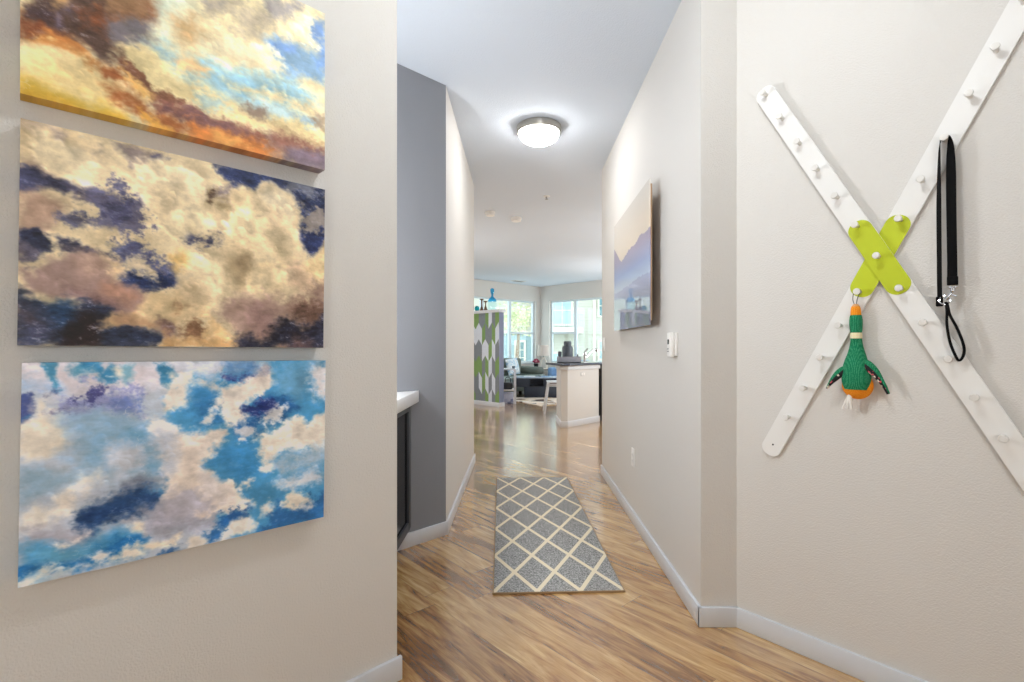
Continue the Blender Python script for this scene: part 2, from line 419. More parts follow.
PRINT_SUNSET = ((238, 222, 178), [
((214, 222, 200), 73, 52, 5, (311, 268, 498, 135, 467, 398, 372, 509, 312, 470)),
((172, 208, 214), 45, 51, 6, (312, 561, 388, 536, 452, 595, 553, 549, 662, 534, 886, 537, 977, 619, 1001, 660, 845, 694, 683, 745, 554, 749, 452, 729, 342, 656)),
((150, 196, 214), 47, 47, 6, (519, 623, 681, 570, 886, 568, 932, 628, 761, 684, 590, 715)),
((132, 172, 208), 37, 43, 7, (749, 309, 818, 267, 882, 278, 1000, 286, 1004, 510, 907, 489, 800, 471, 738, 404)),
((104, 140, 192), 31, 38, 7, (915, 122, 1000, 30, 1006, 360, 964, 357, 980, 233, 934, 185)),
((112, 146, 194), 24, 30, 8, (757, 316, 806, 287, 865, 300, 840, 364, 778, 375)),
((240, 228, 190), 17, 40, 7, (451, 466, 587, 373, 642, 396, 726, 358, 790, 392, 824, 434, 783, 474, 680, 489, 599, 501, 518, 546, 468, 532)),
((242, 226, 182), 19, 37, 7, (821, 157, 923, 79, 934, 173, 985, 262, 963, 288, 895, 258, 847, 250)),
((242, 226, 178), 19, 32, 9, (906, 439, 956, 451, 999, 493, 1000, 551, 939, 535, 886, 537)),
((238, 220, 172), 24, 36, 8, (589, 642, 728, 605, 887, 599, 1001, 621, 1001, 660, 870, 669, 702, 677, 600, 693)),
((240, 220, 164), 33, 44, 7, (200, 629, 312, 571, 388, 630, 469, 704, 590, 732, 762, 708, 1002, 686, 1006, 906, 805, 883, 609, 860, 470, 845, 343, 822, 250, 718)),
((186, 206, 198), 22, 44, 9, (469, 764, 551, 757, 594, 787, 524, 809, 476, 809)),
((178, 200, 200), 24, 41, 9, (615, 719, 762, 696, 845, 706, 730, 747, 638, 755)),
((170, 196, 206), 25, 38, 9, (871, 706, 1002, 673, 1003, 738, 911, 751)),
((150, 128, 110), 24, 41, 9, (661, 767, 730, 747, 746, 769, 676, 795)),
((160, 140, 116), 19, 38, 9, (942, 693, 1002, 679, 1003, 738, 952, 747)),
((196, 170, 128), 19, 44, 9, (755, 807, 872, 793, 990, 847, 1000, 882, 873, 868, 764, 852)),
((206, 170, 120), 37, 37, 6, (421, 400, 493, 343, 511, 441, 474, 496, 428, 480)),
((212, 180, 130), 22, 27, 8, (423, 622, 488, 607, 543, 610, 522, 654, 455, 657, 420, 655)),
((186, 172, 146), 28, 44, 8, (499, 215, 639, 119, 662, 177, 618, 263, 554, 282, 513, 276)),
((178, 164, 140), 35, 46, 8, (622, 227, 723, 148, 763, 193, 709, 297, 641, 305)),
((152, 144, 140), 30, 41, 9, (722, 62, 878, 10, 862, 94, 780, 183, 723, 160)),
((168, 158, 148), 27, 38, 9, (516, 231, 575, 202, 582, 252, 533, 284)),
((150, 96, 64), 38, 43, 5, (-3, 626, 200, 493, 341, 298, 353, 413, 318, 517, 249, 589, 227, 652, 97, 729, 48, 712, -3, 725)),
((92, 72, 64), 24, 38, 6, (-2, 448, 311, 218, 277, 412, 249, 500, 222, 606, 233, 678, 211, 740, 179, 739, 158, 693, 122, 676, 77, 666, 39, 635, -3, 662)),
((152, 116, 84), 35, 45, 7, (200, 396, 341, 298, 341, 420, 289, 485, 232, 531, 194, 506)),
((140, 86, 56), 29, 39, 8, (142, 531, 200, 474, 232, 521, 200, 590, 158, 607)),
((118, 112, 118), 30, 40, 7, (232, 540, 283, 478, 341, 461, 336, 526, 272, 586, 233, 599)),
((112, 98, 112), 19, 28, 8, (77, 564, 107, 554, 102, 642, 82, 645)),
((72, 58, 60), 18, 27, 9, (2, 596, 68, 571, 97, 654, 63, 657, 25, 644, 2, 641)),
((120, 72, 48), 23, 32, 9, (-3, 680, 48, 648, 97, 682, 58, 733, -3, 761)),
((236, 190, 130), 23, 23, 8, (72, 512, 102, 492, 102, 534, 82, 547)),
((206, 136, 74), 14, 28, 8, (34, 702, 67, 681, 102, 698, 142, 702, 163, 738, 142, 759, 97, 748, 53, 755, 25, 753)),
((240, 206, 140), 14, 28, 8, (34, 720, 67, 691, 87, 707, 63, 731, 39, 745)),
((240, 216, 160), 24, 29, 6, (-3, 770, 67, 746, 127, 740, 168, 764, 200, 815, 273, 857, 343, 853, 278, 915, 174, 907, 72, 939, -4, 941)),
((232, 206, 146), 38, 28, 5, (-3, 851, 72, 836, 173, 868, 228, 919, 147, 949, 48, 942, -4, 959)),
((226, 186, 72), 34, 24, 5, (-4, 941, 48, 942, 122, 942, 200, 942, 302, 996, 375, 1049, 256, 1027, 97, 1021, -4, 1014)),
((206, 156, 44), 24, 14, 5, (-8, 980, 97, 993, 256, 1007, 285, 1024, 97, 1030, -8, 1025)),
((110, 72, 54), 13, 26, 10, (233, 693, 261, 692, 295, 734, 331, 766, 361, 792, 398, 799, 430, 821, 437, 845, 399, 852, 349, 845, 319, 803, 278, 773, 244, 741)),
((188, 126, 70), 20, 30, 9, (158, 751, 200, 766, 250, 778, 301, 802, 319, 823, 272, 837, 211, 819, 173, 790)),
((160, 96, 56), 15, 25, 10, (195, 798, 233, 777, 244, 801, 211, 819)),
((236, 190, 112), 15, 25, 9, (250, 738, 295, 795, 343, 832, 319, 844, 272, 817)),
((176, 104, 58), 33, 44, 7, (200, 874, 267, 870, 302, 904, 343, 926, 504, 907, 685, 897, 848, 903, 1006, 919, 1007, 984, 807, 994, 574, 1012, 406, 1004, 302, 945, 222, 922)),
((146, 98, 84), 23, 40, 8, (343, 863, 437, 850, 573, 865, 724, 869, 891, 861, 1005, 880, 1006, 932, 806, 945, 610, 952, 470, 932, 368, 914)),
((128, 92, 90), 17, 34, 9, (392, 882, 490, 869, 610, 883, 685, 897, 595, 935, 470, 932)),
((238, 178, 84), 16, 32, 8, (290, 909, 331, 921, 387, 959, 451, 995, 491, 1023, 425, 1039, 362, 1012, 314, 970)),
((222, 140, 72), 29, 40, 8, (470, 943, 610, 940, 733, 961, 807, 994, 686, 1015, 560, 1017, 484, 1004)),
((236, 172, 98), 17, 34, 9, (538, 936, 632, 954, 670, 986, 596, 1003, 546, 989)),
((176, 146, 134), 31, 37, 9, (756, 916, 874, 906, 892, 987, 790, 1000)),
((128, 112, 126), 32, 38, 8, (822, 926, 1010, 918, 1012, 1035, 893, 1025, 824, 1012))])

PRINT_STORM = ((226, 206, 168), [
((208, 186, 148), 63, 45, 4, (-2, 4, 174, -1, 200, 111, 73, 181, -2, 186)),
((146, 130, 122), 18, 32, 8, (83, 29, 107, 18, 102, 57, 88, 63)),
((150, 134, 120), 28, 33, 8, (158, 80, 211, 59, 217, 86, 174, 111)),
((170, 152, 130), 31, 40, 7, (-2, 0, 49, -1, 97, 4, 40, 21, 3, 28)),
((160, 144, 140), 12, 25, 6, (238, 1, 312, 0, 397, 6, 385, 42, 342, 63, 313, 98, 287, 118, 281, 81, 250, 54)),
((58, 58, 98), 13, 20, 9, (342, 8, 372, 6, 397, 22, 373, 41, 336, 45)),
((176, 150, 132), 31, 40, 6, (-2, 195, 35, 199, 68, 241, 35, 288, -2, 256)),
((58, 60, 88), 18, 31, 8, (-2, 230, 31, 223, 45, 258, 83, 254, 118, 252, 128, 276, 103, 307, 59, 307, 31, 333, -2, 343)),
((84, 80, 100), 19, 28, 10, (103, 257, 164, 274, 233, 271, 256, 303, 190, 313, 128, 313)),
((172, 142, 122), 27, 36, 6, (-2, 343, 59, 325, 98, 349, 103, 403, 73, 456, -2, 509)),
((100, 98, 124), 19, 63, 12, (158, 313, 228, 263, 313, 257, 331, 282, 296, 322, 314, 366, 350, 418, 302, 449, 250, 412, 201, 434, 164, 424, 190, 360)),
((84, 84, 114), 14, 48, 14, (212, 316, 278, 287, 279, 356, 228, 398, 196, 368)),
((92, 92, 118), 14, 32, 12, (98, 404, 148, 390, 190, 408, 180, 439, 123, 434, 98, 431)),
((214, 194, 156), 19, 38, 9, (169, 441, 228, 417, 256, 459, 212, 508, 159, 500)),
((40, 46, 76), 13, 27, 8, (-2, 509, 35, 487, 69, 511, 88, 543, 64, 593, 40, 651, -2, 640)),
((46, 50, 80), 14, 28, 8, (93, 496, 123, 489, 159, 519, 223, 544, 180, 571, 128, 562, 93, 560)),
((100, 92, 104), 27, 40, 9, (-2, 579, 49, 569, 59, 621, 26, 645, -2, 632)),
((78, 82, 116), 20, 56, 12, (234, 522, 314, 486, 393, 562, 458, 624, 439, 690, 375, 729, 327, 715, 257, 704, 245, 627)),
((40, 54, 96), 15, 40, 10, (246, 637, 291, 600, 344, 631, 445, 647, 426, 692, 363, 720, 345, 753, 309, 727, 257, 704)),
((206, 188, 156), 20, 45, 10, (279, 552, 332, 563, 375, 637, 363, 690, 321, 655, 285, 611)),
((158, 130, 122), 14, 24, 5, (-2, 658, 31, 662, 59, 612, 98, 577, 143, 559, 191, 560, 234, 590, 254, 626, 243, 696, 291, 719, 327, 765, 309, 837, 246, 861, 186, 818, 128, 776, 103, 806, 54, 775, -2, 746)),
((176, 146, 130), 28, 28, 6, (113, 575, 180, 562, 229, 601, 212, 661, 159, 688, 123, 656)),
((216, 190, 150), 19, 24, 8, (212, 575, 240, 589, 257, 625, 246, 666, 223, 650)),
((128, 100, 98), 34, 34, 6, (128, 739, 202, 739, 257, 792, 235, 843, 175, 809)),
((168, 128, 108), 29, 29, 7, (202, 701, 280, 720, 321, 776, 274, 780, 213, 748)),
((34, 44, 70), 19, 33, 6, (-2, 755, 50, 775, 98, 807, 133, 785, 202, 807, 246, 861, 298, 898, 376, 935, 402, 1007, -2, 1011)),
((88, 76, 88), 36, 45, 7, (3, 816, 54, 820, 69, 873, 35, 929, 3, 895)),
((60, 62, 84), 32, 41, 8, (3, 904, 74, 928, 89, 982, 12, 1002)),
((36, 22, 20), 24, 29, 7, (144, 840, 186, 822, 213, 873, 224, 941, 219, 1009, 108, 1010, 123, 935)),
((30, 56, 88), 28, 32, 7, (59, 793, 128, 795, 149, 840, 103, 926, 74, 873)),
((206, 170, 124), 20, 30, 7, (218, 892, 263, 860, 303, 797, 345, 753, 439, 754, 433, 870, 376, 894, 286, 918, 224, 931)),
((176, 140, 108), 30, 40, 8, (229, 882, 315, 847, 395, 872, 370, 935, 280, 919)),
((226, 200, 156), 26, 37, 7, (315, 786, 369, 730, 445, 700, 526, 745, 555, 841, 473, 857, 376, 842, 327, 836)),
((40, 46, 66), 20, 35, 8, (219, 941, 286, 918, 364, 936, 402, 986, 389, 1018, 219, 1018)),
((200, 180, 144), 55, 44, 5, (489, 109, 683, 134, 732, 293, 617, 377, 503, 317)),
((96, 74, 56), 16, 27, 10, (516, 175, 551, 142, 579, 166, 537, 222, 513, 229)),
((128, 116, 122), 22, 33, 9, (551, 142, 615, 100, 630, 150, 601, 192, 558, 194)),
((168, 146, 110), 27, 44, 8, (523, 215, 631, 195, 661, 231, 594, 261, 537, 244)),
((38, 48, 84), 15, 29, 8, (557, -1, 1007, -15, 1009, 149, 953, 164, 890, 132, 859, 105, 812, 71, 746, 51, 699, 107, 645, 90, 607, 47)),
((36, 46, 86), 19, 37, 8, (865, 272, 909, 262, 1010, 187, 1011, 313, 965, 398, 919, 432, 901, 362)),
((110, 112, 124), 18, 49, 12, (845, 1, 1008, 23, 1008, 61, 889, 72, 811, 60)),
((44, 54, 88), 18, 43, 10, (872, 125, 1009, 98, 1010, 237, 900, 276, 873, 198)),
((146, 136, 128), 18, 55, 12, (890, 132, 990, 104, 991, 229, 927, 245, 881, 195)),
((222, 200, 160), 14, 23, 6, (615, 144, 645, 101, 683, 89, 706, 127, 699, 198, 661, 243, 623, 231)),
((226, 204, 164), 15, 21, 5, (699, 130, 730, 74, 770, 55, 820, 75, 859, 123, 882, 207, 887, 291, 901, 374, 920, 444, 807, 501, 700, 324, 676, 227)),
((204, 182, 148), 41, 35, 6, (715, 217, 787, 173, 830, 245, 764, 309, 708, 299)),
((78, 80, 110), 16, 38, 10, (470, 411, 511, 391, 556, 402, 545, 432, 511, 471, 484, 450)),
((222, 196, 150), 19, 31, 7, (911, 470, 965, 386, 1011, 313, 1015, 643, 895, 645, 876, 538)),
((204, 176, 146), 37, 37, 6, (815, 487, 875, 452, 938, 515, 967, 624, 877, 684, 816, 619)),
((190, 168, 132), 34, 39, 7, (581, 507, 663, 480, 686, 556, 672, 650, 634, 666, 604, 580)),
((226, 204, 164), 15, 23, 6, (671, 593, 709, 506, 765, 473, 815, 487, 825, 618, 792, 717, 735, 735, 695, 681)),
((232, 214, 178), 15, 21, 6, (301, 103, 342, 58, 397, 37, 455, 47, 502, 94, 516, 185, 490, 278, 411, 320, 343, 288, 307, 209)),
((206, 186, 150), 41, 31, 6, (343, 188, 411, 186, 469, 252, 424, 338, 349, 317)),
((230, 212, 174), 16, 21, 6, (399, 365, 430, 274, 489, 236, 544, 263, 559, 336, 531, 397, 490, 395, 457, 435, 418, 443)),
((228, 208, 168), 17, 23, 6, (580, 330, 616, 244, 684, 202, 731, 235, 756, 334, 709, 437, 632, 463, 588, 428)),
((206, 184, 146), 39, 28, 6, (595, 393, 670, 388, 717, 447, 648, 517, 596, 493)),
((232, 214, 178), 14, 18, 6, (12, 94, 49, 52, 102, 84, 153, 82, 195, 113, 201, 186, 158, 238, 98, 231, 40, 197)),
((230, 210, 172), 16, 21, 7, (425, 588, 471, 527, 532, 516, 582, 573, 590, 671, 533, 733, 459, 720, 426, 661)),
((208, 184, 146), 38, 27, 6, (452, 668, 526, 658, 568, 729, 506, 790, 452, 752)),
((234, 216, 182), 18, 18, 6, (699, 130, 730, 74, 770, 55, 820, 75, 859, 123, 877, 197, 847, 241, 788, 185, 731, 178)),
((180, 156, 120), 34, 34, 8, (618, 522, 670, 479, 686, 545, 664, 651, 641, 642)),
((226, 188, 122), 31, 31, 7, (412, 538, 458, 519, 464, 571, 425, 598)),
((150, 124, 112), 30, 41, 7, (562, 818, 634, 722, 703, 692, 775, 672, 809, 739, 896, 731, 949, 639, 1014, 592, 1019, 1015, 651, 1016, 599, 905)),
((164, 132, 124), 29, 29, 6, (665, 787, 711, 749, 776, 790, 785, 896, 737, 957, 689, 912)),
((124, 94, 80), 31, 49, 9, (834, 737, 959, 700, 988, 799, 915, 841, 852, 808)),
((44, 46, 64), 24, 36, 8, (636, 937, 697, 923, 737, 957, 785, 873, 827, 834, 897, 892, 960, 826, 1015, 669, 1019, 1015, 644, 1016)),
((116, 90, 86), 31, 31, 8, (871, 942, 952, 965, 953, 1015, 863, 1015)),
((146, 108, 78), 26, 42, 8, (426, 797, 466, 793, 466, 847, 427, 849)),
((104, 80, 76), 26, 36, 8, (376, 853, 427, 870, 440, 943, 395, 986, 370, 946)),
((128, 92, 66), 22, 43, 9, (446, 901, 520, 875, 548, 940, 521, 984, 453, 975)),
((230, 196, 144), 17, 33, 9, (527, 842, 584, 872, 621, 938, 651, 994, 563, 995, 520, 930)),
((212, 170, 118), 22, 33, 9, (402, 965, 507, 952, 636, 982, 636, 1016, 395, 1018))])

PRINT_BLUE = ((178, 186, 198), [
((206, 196, 202), 48, 48, 4, (-3, -3, 428, -2, 429, 136, -3, 139)),
((150, 172, 198), 36, 45, 6, (-3, 68, 91, 90, 91, 136, -3, 130)),
((52, 124, 160), 11, 27, 9, (62, 16, 74, 16, 76, 62, 86, 99, 82, 126, 72, 98, 62, 61)),
((70, 140, 172), 19, 33, 9, (111, 44, 151, 17, 172, 17, 188, 46, 167, 55, 131, 63)),
((44, 118, 162), 12, 24, 9, (166, 7, 188, 17, 199, 56, 215, 37, 226, 96, 210, 114, 188, 75)),
((222, 214, 196), 15, 20, 8, (220, 27, 253, 18, 265, 58, 248, 87, 226, 76)),
((110, 160, 180), 15, 25, 9, (253, 28, 276, 28, 276, 78, 259, 97)),
((136, 140, 184), 24, 58, 14, (72, 135, 157, 130, 249, 146, 306, 210, 295, 249, 205, 240, 132, 251, 77, 227)),
((64, 66, 124), 14, 43, 16, (106, 127, 205, 133, 210, 163, 116, 165)),
((58, 52, 104), 14, 37, 14, (72, 208, 102, 215, 132, 232, 117, 249, 77, 231)),
((98, 116, 170), 25, 45, 12, (221, 183, 306, 200, 289, 239, 232, 223)),
((56, 70, 128), 13, 31, 12, (-2, 165, 29, 150, 39, 178, 35, 222, 21, 265, -2, 254)),
((40, 100, 142), 13, 22, 9, (-2, 236, 30, 231, 16, 274, 3, 272)),
((52, 64, 110), 11, 23, 12, (48, 142, 72, 116, 82, 126, 58, 161)),
((226, 214, 196), 23, 32, 6, (39, 160, 62, 152, 77, 227, 107, 304, 113, 389, 74, 455, -1, 467, -2, 280, 30, 240)),
((140, 170, 194), 38, 43, 5, (87, 228, 222, 242, 307, 311, 250, 343, 143, 318, 92, 265)),
((122, 160, 188), 60, 50, 5, (118, 362, 222, 320, 367, 298, 418, 357, 407, 566, 280, 578, 170, 552, 118, 465)),
((84, 136, 172), 45, 45, 6, (196, 403, 279, 367, 386, 342, 399, 396, 308, 423, 223, 467)),
((92, 142, 174), 41, 41, 7, (280, 518, 400, 501, 426, 570, 339, 582)),
((130, 158, 178), 37, 37, 6, (-1, 493, 144, 508, 208, 551, 94, 599, 0, 609)),
((176, 178, 186), 40, 45, 7, (229, 438, 296, 421, 309, 524, 252, 571)),
((216, 206, 194), 28, 33, 7, (66, 692, 70, 620, 104, 583, 155, 548, 186, 565, 145, 631, 120, 699, 85, 726)),
((220, 212, 200), 23, 27, 8, (1, 689, 28, 653, 75, 695, 66, 747, 19, 749, 1, 734)),
((154, 150, 160), 33, 38, 6, (1, 743, 95, 757, 199, 811, 282, 789, 226, 840, 96, 841, 24, 814)),
((96, 104, 122), 41, 41, 7, (156, 749, 187, 662, 269, 615, 382, 623, 467, 720, 468, 806, 384, 801, 270, 745, 198, 782)),
((34, 66, 110), 25, 45, 9, (140, 744, 176, 697, 241, 658, 328, 651, 408, 682, 390, 730, 299, 734, 231, 753, 172, 773)),
((24, 52, 96), 20, 29, 10, (161, 731, 209, 707, 259, 722, 209, 756)),
((64, 124, 172), 27, 42, 9, (328, 651, 467, 665, 487, 725, 390, 719)),
((60, 132, 178), 29, 24, 6, (1, 805, 62, 819, 136, 856, 231, 822, 318, 852, 330, 948, 210, 952, 101, 945, 2, 940)),
((98, 164, 198), 28, 28, 6, (10, 836, 86, 846, 162, 885, 126, 928, 48, 905)),
((224, 212, 200), 14, 24, 9, (76, 824, 126, 824, 156, 816, 106, 854)),
((30, 104, 166), 19, 33, 10, (-3, 902, 96, 915, 189, 914, 254, 880, 318, 882, 306, 939, 227, 958, 137, 979, 48, 978, -2, 982)),
((150, 186, 206), 18, 28, 10, (34, 963, 58, 927, 87, 939, 68, 987, 44, 994)),
((214, 214, 208), 14, 27, 10, (-3, 956, 48, 960, 77, 935, 97, 953, 68, 996, 21, 1011, -2, 1000)),
((190, 204, 210), 14, 28, 10, (92, 988, 137, 941, 157, 969, 132, 996)),
((216, 208, 200), 15, 24, 10, (173, 927, 210, 913, 232, 931, 200, 947)),
((224, 210, 192), 13, 25, 9, (238, 953, 266, 924, 306, 924, 318, 959, 283, 971)),
((24, 74, 130), 16, 32, 11, (313, 983, 437, 978, 490, 1031, 343, 1025)),
((226, 212, 190), 13, 26, 8, (318, 923, 342, 891, 385, 896, 429, 912, 423, 963, 373, 986, 330, 969)),
((226, 212, 192), 13, 20, 8, (268, 835, 288, 801, 323, 808, 335, 858, 306, 878, 277, 868)),
((146, 146, 160), 37, 48, 8, (311, 738, 434, 732, 557, 789, 558, 901, 436, 925, 342, 860)),
((62, 136, 184), 22, 34, 6, (397, 176, 435, 94, 468, 63, 1021, -26, 1036, 1033, 686, 1037, 580, 931, 521, 646, 519, 426, 418, 357, 379, 258)),
((48, 112, 166), 33, 50, 8, (449, 158, 587, 145, 587, 212, 560, 321, 463, 267)),
((36, 88, 146), 30, 42, 9, (626, 352, 717, 222, 841, 208, 886, 298, 742, 367, 664, 426)),
((54, 126, 178), 40, 46, 7, (551, 487, 680, 429, 737, 615, 682, 685, 584, 639)),
((98, 152, 188), 37, 50, 8, (813, 48, 928, 25, 948, 139, 867, 222, 806, 157)),
((196, 198, 210), 32, 43, 7, (383, -2, 563, -1, 571, 77, 461, 84, 396, 72)),
((44, 52, 116), 17, 46, 14, (579, 77, 723, 58, 723, 93, 623, 113)),
((88, 130, 176), 34, 51, 9, (585, 10, 683, 11, 691, 69, 593, 66)),
((44, 118, 160), 16, 31, 9, (365, 19, 390, 40, 416, 93, 404, 166, 384, 134, 372, 71)),
((226, 212, 198), 16, 32, 7, (379, 175, 409, 93, 461, 84, 475, 160, 449, 233, 411, 240, 379, 258)),
((222, 212, 206), 17, 33, 8, (481, 96, 579, 100, 587, 167, 537, 175, 495, 151)),
((54, 122, 172), 22, 33, 8, (455, 159, 523, 130, 530, 197, 476, 214)),
((228, 214, 200), 14, 29, 8, (565, 121, 631, 124, 692, 104, 747, 94, 748, 166, 701, 209, 655, 241, 671, 300, 633, 341, 596, 326, 573, 233)),
((222, 208, 200), 35, 35, 8, (695, 11, 755, 11, 756, 118, 692, 104)),
((216, 212, 208), 14, 28, 9, (497, 325, 538, 263, 552, 287, 532, 340)),
((214, 212, 212), 18, 42, 10, (710, 316, 749, 261, 808, 290, 775, 347, 726, 377)),
((208, 206, 210), 17, 41, 10, (633, 387, 679, 394, 703, 432, 649, 435)),
((30, 44, 104), 18, 36, 10, (678, 266, 766, 250, 783, 288, 710, 304)),
((212, 204, 204), 32, 45, 8, (928, 38, 1012, 13, 1015, 246, 967, 204, 939, 152)),
((226, 210, 196), 16, 33, 7, (343, 295, 392, 333, 444, 371, 546, 364, 618, 362, 597, 439, 561, 489, 541, 540, 513, 579, 548, 620, 542, 673, 614, 669, 622, 728, 676, 800, 661, 866, 601, 881, 488, 856, 403, 776, 389, 656, 363, 556, 356, 400)),
((174, 180, 192), 47, 42, 6, (355, 348, 418, 389, 426, 570, 370, 599, 344, 480)),
((170, 166, 176), 38, 48, 8, (371, 683, 501, 707, 550, 809, 468, 860, 372, 797)),
((206, 196, 192), 28, 34, 8, (517, 634, 585, 707, 615, 794, 557, 789, 514, 711)),
((228, 214, 200), 15, 29, 9, (629, 695, 667, 670, 702, 672, 691, 711, 645, 734)),
((228, 214, 198), 15, 31, 7, (703, 456, 727, 412, 818, 401, 843, 368, 887, 360, 923, 403, 941, 342, 1016, 324, 1019, 545, 916, 565, 811, 558, 761, 573, 770, 622, 745, 629, 753, 571, 720, 517)),
((226, 214, 202), 15, 24, 9, (737, 580, 761, 549, 786, 590, 770, 646, 746, 641)),
((160, 178, 194), 38, 44, 7, (769, 574, 890, 585, 1019, 545, 1021, 650, 891, 698, 787, 686)),
((96, 148, 184), 32, 45, 8, (821, 682, 1020, 624, 1022, 741, 892, 736)),
((200, 200, 206), 31, 38, 9, (788, 723, 937, 709, 965, 754, 839, 760)),
((44, 100, 158), 25, 56, 12, (765, 897, 1024, 859, 1026, 1043, 742, 1021)),
((228, 214, 196), 16, 31, 9, (806, 837, 831, 795, 861, 778, 884, 821, 929, 846, 939, 887, 876, 900, 823, 885)),
((218, 208, 198), 15, 24, 9, (724, 849, 748, 838, 781, 866, 773, 894, 732, 887)),
((210, 204, 202), 16, 25, 9, (912, 905, 939, 887, 958, 918, 930, 935)),
((36, 84, 142), 17, 40, 12, (587, 888, 661, 866, 685, 896, 617, 920)),
((224, 214, 202), 14, 23, 8, (580, 942, 609, 918, 654, 881, 692, 887, 717, 942, 709, 998, 640, 1009, 588, 1001)),
((36, 92, 150), 17, 39, 11, (510, 940, 580, 931, 588, 1001, 524, 1011)),
((222, 212, 200), 14, 28, 9, (476, 960, 517, 953, 559, 968, 524, 1000, 483, 1007))])

# ------------------------------------------------------------------ palette
M_WALL = paint('wall_paint', (214, 211, 206), 0.65, spec=0.3, bump=(200, 0.42, 0.005))
M_GREY = paint('grey_accent_paint', (132, 134, 140), 0.65, spec=0.3, bump=(170, 0.35, 0.004))
M_CEIL = paint('ceiling_paint', (209, 217, 227), 0.8, spec=0.2, bump=(120, 0.4, 0.005))
M_TRIM = paint('trim_paint', (208, 212, 218), 0.42, bump=(60, 0.05, 0.002))
M_WHITE = paint('white_plastic', (236, 234, 230), 0.4, bump=(80, 0.04, 0.001))
M_WHITEMETAL = paint('white_metal', (226, 232, 240), 0.35, bump=(60, 0.05, 0.001))
M_FLOOR = wood_floor()
M_NICKEL = paint('brushed_nickel', (172, 168, 160), 0.35, metal=1.0, bump=(200, 0.08, 0.001))
M_CHROME = paint('chrome', (214, 216, 220), 0.12, metal=1.0, bump=(90, 0.02, 0.001))
M_BLACK = paint('black_satin', (22, 23, 27), 0.3, bump=(60, 0.05, 0.001))
M_BLACKGLASS = paint('black_glass', (8, 8, 9), 0.12, spec=0.15, mottle=(3, 0.1))
M_BOARD = paint('white_lacquer', (233, 232, 229), 0.38, bump=(40, 0.04, 0.002))
M_PEG = paint('peg_paint', (226, 224, 219), 0.35, bump=(60, 0.04, 0.001))
M_LIME = paint('lime_lacquer', (184, 196, 24), 0.5, bump=(60, 0.05, 0.001), mottle=(8, 0.04))
M_STRAP = paint('black_webbing', (12, 12, 13), 0.9, spec=0.15, bump=(400, 0.5, 0.002))
M_DARK = paint('dark_charcoal', (34, 42, 56), 0.45, bump=(50, 0.1, 0.002), mottle=(6, 0.08))
M_SLATE = paint('dark_slate', (76, 86, 98), 0.5, mottle=(40, 0.35), bump=(60, 0.3, 0.004))

# ------------------------------------------------------------------ plan of the rooms
A = Vector((-0.4246, 1.74, 0))                   # end of the wall with the canvases
LW = frame(A, (-R2, -R2, 0), (R2, -R2, 0))       # along that wall towards the viewer, out into the room, up
C0 = Vector((0.9023, 2.0724, 0))                 # inside corner of the wall with the peg rack
RD = (0.66649, -0.74551, 0); RN = (-0.74551, -0.66649, 0)
RW = frame(C0, RD, RN)
B = Vector((-0.45, 3.08, 0))                     # grey wall meets the hall
K = Vector((0.571, 13.6, 0))                     # far corner between the two windows
XR = 0.755                                       # right side of the hall

fl = MB().prism([(-3.6, -1.3), (4.2, -1.3), (4.2, 4.7), (3.45, 10.9), (0.571, 13.78), (-3.15, 10.05), (-3.3, 5)], -0.12, 0.0)
o = struct(fl, 'floor', M_FLOOR); tag(o, 'honey brown wood plank floor running on the diagonal', 'floor')
ce = MB().prism([(-3.6, -1.3), (4.2, -1.3), (4.2, 4.7), (3.45, 10.9), (0.571, 13.78), (-3.15, 10.05), (-3.3, 5)], H, H + 0.12)
o = struct(ce, 'ceiling', M_CEIL); tag(o, 'pale grey white textured ceiling over hall and living room', 'ceiling')

mb = MB(LW).box((0, -0.12, 0), (4.1, 0, H))
o = struct(mb, 'wall_left', M_WALL); tag(o, 'beige wall carrying three cloud canvases', 'wall')
mb = MB()
mb.prism([(XR, 2.0724), (C0.x + 0.02, 2.0724), (C0.x + 0.02, 2.0724 + 0.2), (XR + 0.14, 2.4), (XR + 0.14, 4.55), (XR, 4.55)], 0, H)
o = struct(mb, 'wall_hall_right', M_WALL); tag(o, 'beige wall on right of the hall behind the mountain print', 'wall')
mb = MB(RW).box((0, -0.14, 0), (4.3, 0, H))
o = struct(mb, 'wall_right', M_WALL); tag(o, 'beige angled wall behind the white cross peg rack', 'wall')
mb = MB().prism([(B.x, B.y), (B.x, 5.0), (B.x - 0.14, 5.0), (B.x - 0.14, B.y + 0.03)], 0, H)
o = struct(mb, 'wall_hall_left', M_WALL); tag(o, 'narrow beige wall on left of the hall past the grey wall', 'wall')
GW = frame(B, (-R2, -R2, 0), (R2, -R2, 0))
mb = MB(GW).box((0, -0.12, 0), (1.35, 0, H))
o = struct(mb, 'wall_niche_grey', M_GREY); tag(o, 'slate grey accent wall of the counter niche', 'wall')
mb = MB().box((-1.42, 0.95, 0), (-1.30, 2.3, H))
o = struct(mb, 'wall_niche_back', M_GREY); tag(o, 'grey back wall of the niche', 'wall')
mb = MB().box((-3.6, -1.2, 0), (4.2, -1.05, H))
o = struct(mb, 'wall_entry', M_WALL); tag(o, 'beige wall of the entry behind the viewer', 'wall')
mb = MB().box((-3.3, 5.0, 0), (B.x - 0.14, 5.14, H)).box((-3.3, 5.14, 0), (-3.15, 10.05, H))
o = struct(mb, 'wall_living_left', M_WALL); tag(o, 'beige side wall of the living room', 'wall')
mb = MB().box((XR + 0.14, 4.41, 0), (3.45, 4.55, H)).box((3.3, 4.55, 0), (3.45, 10.95, H))
o = struct(mb, 'wall_kitchen_right', M_WALL); tag(o, 'beige side wall of the kitchen', 'wall')

